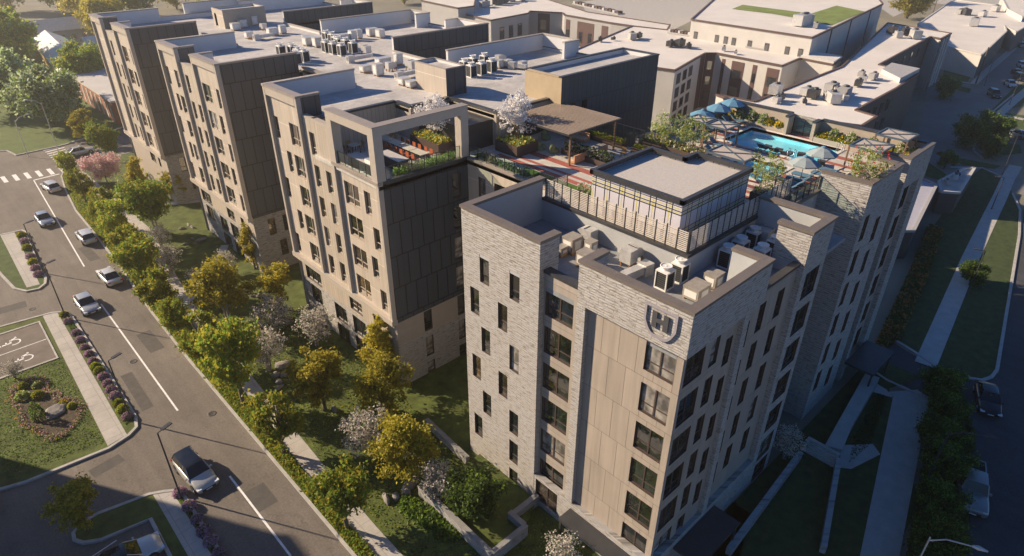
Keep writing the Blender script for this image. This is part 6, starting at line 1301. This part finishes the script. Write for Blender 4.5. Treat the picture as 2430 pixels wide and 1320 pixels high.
# ---------------------------------------------------------------- neighbouring buildings
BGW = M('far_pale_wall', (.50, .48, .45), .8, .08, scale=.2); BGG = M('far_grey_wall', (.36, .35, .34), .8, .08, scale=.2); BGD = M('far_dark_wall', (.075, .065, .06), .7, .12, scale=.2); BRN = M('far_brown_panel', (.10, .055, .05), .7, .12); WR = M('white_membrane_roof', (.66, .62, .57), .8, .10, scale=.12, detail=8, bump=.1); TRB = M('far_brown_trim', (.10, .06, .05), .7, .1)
BRK = M('red_brick_far', (.30, .12, .07), .85, .2, scale=3); SLT = M('slate_roof_far', (.34, .35, .36), .8, .2, scale=2)
def bldg(name, lb, poly, z, side=None, zb=0, roofm=None, trim=None, par=0.0):
    c = sum((Vector(p) for p in poly), Vector((0, 0)))/len(poly); root = thing(name, lb, 'building', (c.x, c.y, zb)); g = MB(); g.prism(poly, zb, z, BGW, roofm or WR, side=side or (lambda n: BGW)); o = g.build('wall', root); o.location = -root.location
    g = MB(); P_ = [Vector((*p, z+.02)) for p in poly]
    for i in range(len(P_)): g.bar(P_[i], P_[(i+1) % len(P_)], .4, trim or TRB, .35)
    o = g.build('roof_trim', root); o.location = -root.location; return root
def fwin(root, a, b, t0, t1, z0, z1, m=None, name='window', off=.06):
    """opening on the wall running from a to b between fractions t0 and t1"""
    a = Vector((*a, 0)); b = Vector((*b, 0)); d = b-a; nn = Vector((d.y, -d.x, 0)).normalized()
    if nn.dot(-a) < 0: nn = -nn
    p, q = a+d*t0, a+d*t1; g = MB(); g.bar(p+nn*.0+Vector((0, 0, (z0+z1)/2)), q+Vector((0, 0, (z0+z1)/2)), off*2, FRM if m is None else m, z1-z0)
    if m is None: u = (q-p)*.08; g.bar(p+u+nn*off*.3+Vector((0, 0, (z0+z1)/2)), q-u+nn*off*.3+Vector((0, 0, (z0+z1)/2)), off*2, GLD, (z1-z0)*.86)
    o = g.build(name, root); o.location = -root.location; return o
def lit(n): return BGW
# long pale residential block with brown bays
A2 = px2 = [at(*p, 12).xy for p in ((1330, 135), (1500, 63), (1583, 72), (1770, 105), (1915, 128), (1998, 140), (1977, 154), (1899, 139), (1857, 157), (1700, 127), (1674, 127), (1650, 140), (1602, 168), (1545, 160), (1440, 150))]
b1 = bldg('pale_apartment_block', 'pale apartment block with white roof and brown window bays behind the pool deck', A2, 12)
q = A2[12], A2[11]
for r in range(4):
    for j in range(3): fwin(b1, *q, .12+.30*j, .12+.30*j+.19, 11.0-2.7*r-2.0, 11.0-2.7*r)
q = A2[11], A2[10]; fwin(b1, *q, .55, .98, .5, 11.9, BRN, 'brown_bay', .08)
q = A2[10], A2[9]; fwin(b1, *q, .05, .95, .5, 11.9, BRN, 'brown_bay', .10)
for r in range(3): fwin(b1, *q, .25, .75, 8.6-3.2*r, 10.6-3.2*r, off=.16)
q = A2[9], A2[8]
for t0, t1 in ((.11, .16), (.27, .46), (.59, .65), (.80, .97)):
    fwin(b1, *q, t0, t1, .5, 11.2, BRN, 'brown_bay', .08)
    for r in range(3): fwin(b1, *q, t0+(t1-t0)*.12, t1-(t1-t0)*.12, 7.6-3.4*r, 9.6-3.4*r, off=.13)
# block behind with courtyard facade
A1 = [at(*p, 12).xy for p in ((1090, 32), (1165, 49), (1254, 32), (1258, 27), (1335, 31), (1340, 36), (1450, 55), (1505, 63), (1583, 72), (1590, 60), (1395, 30), (1220, -25), (1090, -10))]
b2 = bldg('grey_courtyard_block', 'grey walled block with maroon bays and white roof behind the far charcoal wings', A1, 12.01, side=lambda n: BGG)
q = A1[1], A1[2]
for j in range(3): fwin(b2, *q, .22+.24*j, .22+.24*j+.12, 6.5, 9.8)
q = A1[3], A1[4]; fwin(b2, *q, .25, .62, 5, 11.6, BRN, 'brown_bay', .08); fwin(b2, *q, .32, .52, 7, 10, off=.14)
q = A1[5], A1[6]
for t0, t1 in ((.04, .13), (.30, .66), (.82, .95)): fwin(b2, *q, t0, t1, 4.5, 11.0, BRN, 'brown_bay', .08)
for t0, t1 in ((.05, .12), (.34, .42), (.54, .62)): fwin(b2, *q, t0, t1, 5.5, 8.5, off=.14)
A0 = [at(*p, 14).xy for p in ((1000, 2), (1087, 20), (1125, 15), (1128, 0), (1110, -20), (1010, -25))]
b3 = bldg('grey_warehouse', 'plain grey warehouse at the top centre with white roof', A0, 14, side=lambda n: BGG)
# white warehouse with the green roof
AG = [at(*p, 16).xy for p in ((1641, 47), (1928, 90), (2095, 10), (2060, -30), (1760, -60))]
b4 = bldg('white_warehouse', 'large white warehouse with a patch of green roof', AG, 16, trim=TRB)
q = AG[0], AG[1]
for t0 in (.02, .215, .295, .365, .50, .64, .80, .90): fwin(b4, *q, t0+.02, t0+.055, 10.6, 13.6)
q = AG[1], AG[2]
for t0 in (.22, .48, .78): fwin(b4, *q, t0, t0+.006, 2, 16.2, TRB, 'downpipe', .2)
g = MB(); g.sheet([at(*p, 16).xy for p in ((1737, 22), (1762, 12), (1925, 33), (1985, 14), (2052, 28), (1973, 61), (1905, 46), (1830, 33))], 16.06, M('green_roof', (.17, .22, .05), .95, .25, scale=.3, bump=.4)); o = g.build('green_roof', b4); o.location = -b4.location
# long block on the right with dark east walls
AC = [at(*p, 12).xy for p in ((1700, 225), (1790, 243), (1916, 192), (1997, 160), (2107, 55), (2257, 80), (2233, 93), (2208, 88), (2085, 155), (2180, 175), (2128, 210), (2030, 263), (2080, 278), (2045, 300), (1930, 285), (1800, 262))]
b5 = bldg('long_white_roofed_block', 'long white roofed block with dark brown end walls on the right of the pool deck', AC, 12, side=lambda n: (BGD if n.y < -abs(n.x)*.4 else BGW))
q = AC[10], AC[11]
for t0 in (.12, .28, .45, .62, .8):
    for r in range(3): fwin(b5, *q, t0, t0+.07, 8.8-3.2*r, 10.8-3.2*r, off=.1)
q = AC[7], AC[8]
for t0 in (.2, .35, .5, .65, .78): fwin(b5, *q, t0, t0+.03, 8.5, 10.8, off=.1)
q = AC[5], AC[6]
for t0 in (.15, .45, .7): fwin(b5, *q, t0, t0+.12, .5, 11.8, BGW, 'pale_pier', .35)
pb = [at(*p, 12).xy for p in ((2090, 176), (2113, 160), (2180, 174), (2133, 198))]
g = MB(); g.prism(pb, 12.05, 12.9, BGW, M('grey_box_roof', (.35, .35, .35), .8, .1)); o = g.build('roof_box', b5); o.location = -b5.location
# stepped pale box on the white roof
g2 = [at(*p, 12).xy for p in ((1899, 139), (1977, 154), (1998, 140), (1925, 128))]
g = MB(); g.prism(g2, 12.05, 12.6, BGW, WR); o = g.build('roof_box', b1); o.location = -b1.location
# low white roofed buildings on the far right
D1 = [at(*p, 6).xy for p in ((2178, 58), (2245, 12), (2265, 0), (2430, 22), (2440, 60), (2412, 76), (2385, 62), (2388, 75), (2330, 130), (2252, 112), (2215, 88))]
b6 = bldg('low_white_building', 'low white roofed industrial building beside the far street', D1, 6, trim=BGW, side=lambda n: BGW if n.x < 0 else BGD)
D2 = [at(*p, 5).xy for p in ((2370, 8), (2440, 10), (2440, 50), (2420, 60), (2385, 40))]
b6b = bldg('low_white_building', 'second low white building at the top right corner', D2, 7.5, trim=BGW)
# small flat roofed buildings beside the east lawn
H1 = [at(*p, 3.5).xy for p in ((2228, 432), (2290, 400), (2312, 400), (2276, 458), (2232, 455))]
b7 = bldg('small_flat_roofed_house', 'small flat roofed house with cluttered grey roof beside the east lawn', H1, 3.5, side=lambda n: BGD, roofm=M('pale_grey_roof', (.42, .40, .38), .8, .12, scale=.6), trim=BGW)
H2 = [at(*p, 4).xy for p in ((2192, 427), (2222, 440), (2168, 548), (2100, 548), (2140, 440))]
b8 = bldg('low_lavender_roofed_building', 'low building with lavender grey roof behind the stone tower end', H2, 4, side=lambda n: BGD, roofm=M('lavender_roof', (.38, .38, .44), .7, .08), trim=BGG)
# houses beyond the far lawn
def gable(lb, x, y, L_, W_, h, hr, rz, wm, rm, name='house'):
    root = thing(name, lb, 'house', (x, y, 0), rad(rz)); g = MB(); a, b = L_/2, W_/2
    g.box(-a, -b, 0, a, b, h, wm); g.face([(-a, -b, h), (-a, b, h), (-a, 0, h+hr)], wm); g.face([(a, b, h), (a, -b, h), (a, 0, h+hr)], wm); g.build('wall', root)
    g = MB(); e = .5; z = h-e*hr/b
    g.raw([(-a-e, -b-e, z), (a+e, -b-e, z), (a+e, 0, h+hr+.1), (-a-e, 0, h+hr+.1), (-a-e, b+e, z), (a+e, b+e, z)], [(0, 1, 2, 3), (3, 2, 5, 4)], rm); g.raw([(-a-e, -b-e, z-.15), (a+e, -b-e, z-.15), (a+e, 0, h+hr-.05), (-a-e, 0, h+hr-.05), (-a-e, b+e, z-.15), (a+e, b+e, z-.15)], [(3, 2, 1, 0), (4, 5, 2, 3)], rm); g.build('roof', root)
    for i in range(int(L_/3)):
        x_ = -a+1.5+3*i; k = MB(); k.box(x_-.5, -b-.05, .9, x_+.5, -b+.02, 2.4, GLD); k.build('window', root)
gable('long pale roofed house with ochre gable beyond the far lawn', 37.2, 216, 52, 8, 4.0, 2.2, 85.6, M('ochre_gable_wall', (.42, .26, .08), .8, .1), M('pale_standing_seam', (.58, .58, .54), .5, .08), 'long_house')
gable('grey roofed house behind the long pale roof', 44, 262, 30, 12, 4, 2.6, 5, BGG, SLT); gable('small pale roofed shed behind the golden trees at top left', 24, 235, 20, 10, 4, 2.2, 8, BGG, SLT)
gable('second grey roofed house touching the wing end', 57, 222, 26, 10, 4, 2.4, 5, BGG, M('pale_blue_roof', (.42, .46, .48), .7, .1))
br_ = thing('brick_annex', 'low red brick building with white pilasters beyond the far wing', 'building', (33.5, 165, 0)); g = MB(); g.box(31.2, 149.5, 0, 41, 182, 4.6, BRK, SLT); o = g.build('wall', br_); o.location = -br_.location
g = MB(); g.box(31.0, 149.3, 4.6, 41.2, 182.2, 4.95, BGW); o = g.build('cornice', br_); o.location = -br_.location
for i in range(9): k = MB(); k.box(31.12, 151+3.4*i, .5, 31.22, 151.9+3.4*i, 4.0, BGW); o = k.build('pilaster', br_); o.location = -br_.location
# clutter on the white roofs
i = 0
for p, z, s in (((1424, 100), 12, 1.3), ((1455, 97), 12, .9), ((1500, 95), 12, 2.2), ((1515, 92), 12, 1.6), ((1590, 112), 12, 1.8), ((1612, 112), 12, 2.2), ((1634, 116), 12, 1.4), ((1717, 122), 12, 1.2), ((1745, 130), 12, .8), ((1838, 225), 12, 2.4), ((1850, 240), 12, 1.4), ((1842, 246), 12, 1.3), ((1912, 228), 12, 1.9), ((1930, 234), 12, 2.0), ((1908, 248), 12, .9), ((1970, 220), 12, 2.2), ((1985, 228), 12, 1.8), ((2000, 232), 12, 2.4), ((1962, 238), 12, 1.6), ((1975, 245), 12, 2.4), ((2005, 240), 12, 1.2), ((2035, 206), 12, 1.6), ((2048, 196), 12, 1.4), ((2070, 190), 12, 1.6), ((2042, 184), 12, 1.4),
               ((2115, 80), 12, 2.4), ((2130, 90), 12, 2.0), ((2170, 92), 12, 2.8), ((2148, 84), 12, 2.4), ((1900, 62), 16, 3.6), ((1912, 56), 16, 3.0), ((1935, 68), 16, 1.4), ((1180, 12), 12, 3), ((1195, 8), 12, 3.2), ((1215, 4), 12, 3), ((1150, 18), 12, 2.6), ((1240, 2), 12, 2.6), ((2310, 62), 6, 3.5), ((2290, 36), 6, 3), ((2330, 40), 6, 2.6), ((2360, 28), 6, 3), ((2275, 34), 6, 2.2), ((2265, 428), 3.5, 1.0), ((2270, 420), 3.5, .8), ((2245, 440), 3.5, .9)):
    v = at(*p, z); s_ = s*.55; root = thing('rooftop_unit', 'small grey machine on the roof of a neighbouring white roofed building', 'rooftop unit', (v.x, v.y, z), rad(R.uniform(-10, 50)), 'rooftop units on the neighbouring white roofs'); g = MB(); m = R.choice([GALV, BGG, DKTRIM])
    g.box(-s_, -s_*.6, .25, s_, s_*.6, .25+s_*1.1, m); g.build('casing', root); g = MB(); g.lathe((s_*.4, 0, .25+s_*1.1), [(s_*.35, 0), (s_*.35, .25), (s_*.2, .3)], DKTRIM, 10); g.build('fan_cap', root); i += 1
    if i % 3 == 0: g = MB(); g.bar((s_, 0, .4), (s_*2.4, s_*.3, .4), .3, GALV); g.build('duct', root)
for nm, a, b, z, lb in (('skylight_row', (1590, 78), (1700, 96), 12, 'dark strip of rooftop skylights along the far edge of the pale block'), ('skylight_row', (1775, 112), (1880, 128), 12, 'second dark strip of rooftop skylights beside the white warehouse'), ('skylight_row', (1365, 10), (1475, 36), 12, 'rows of dark rooftop units at the top centre')):
    a = at(*a, z); b = at(*b, z); g = MB(); d = b-a
    for k in range(14): q = a+d*(k/14); g.bar(q+Vector((0, 0, .5)), q+d*(.6/14)+Vector((0, 0, .5)), 1.6, TRB if k % 3 else GALV, .9)
    g.bar(a+Vector((0, 0, .2)), b+Vector((0, 0, .2)), 2.4, BGG, .3); tag(g.build(nm), lb, 'skylight')
for k in ('gr',): SH[k].root.name = 'leafy_shrub'
# unseen block added west of the car park to shade the lower left
OB = [(-34, 44), (-12.5, 44), (-12.5, 72), (-34, 72)]
b9 = bldg('added_shade_block', 'unseen pale block added beyond the left edge of the view, throwing shade on the car park', OB, 21.5)
for r in range(6):
    for j in range(8): fwin(b9, OB[1], OB[2], .05+.118*j, .05+.118*j+.07, 2.0+3.3*r, 3.9+3.3*r)
# utility poles
for i, (p, h) in enumerate((((2315, 200), 9), ((2205, 60), 12))):
    v = at(*p); root = thing('utility_pole', 'dark utility pole with crossbar, %s' % ('near the far street' if i == 0 else 'left of the low white building'), 'pole', (v.x, v.y, 0)); g = MB(); g.tube([(0, 0, 0), (0, 0, h)], [.2, .14], BARK, 7); g.build('pole', root); g = MB(); g.bar((-1, 0, h-.8), (1, 0, h-.8), .15, BARK); g.build('crossbar', root)
for k, v in list(TP.items())+list(SH.items()):
    if not v.used:
        for c in list(v.root.children): bpy.data.objects.remove(c)
        bpy.data.objects.remove(v.root)
# ---------------------------------------------------------------- air
hz = MB(); hz.box(-300, -300, -1, 700, 700, 43, None); hz.mats = []
o = None
me = bpy.data.meshes.new('haze'); me.from_pydata(hz.v, [], hz.f); 
import bmesh
bm = bmesh.new(); bm.from_mesh(me); bmesh.ops.remove_doubles(bm, verts=bm.verts, dist=.001); bmesh.ops.recalc_face_normals(bm, faces=bm.faces); bm.to_mesh(me); bm.free()
hm = bpy.data.materials.new('haze_volume'); hm.use_nodes = True; n, l = nodes(hm); n.remove(n['Principled BSDF']); v = n.new('ShaderNodeVolumePrincipled'); v.inputs['Color'].default_value = (1, .93, .82, 1); v.inputs['Density'].default_value = HAZE; v.inputs['Anisotropy'].default_value = .78
l.new(v.outputs[0], n['Material Output'].inputs['Volume']); me.materials.append(hm); o = bpy.data.objects.new('haze', me); C.objects.link(o); tag(o, kind='stuff')
sc.cycles.volume_bounces = 1
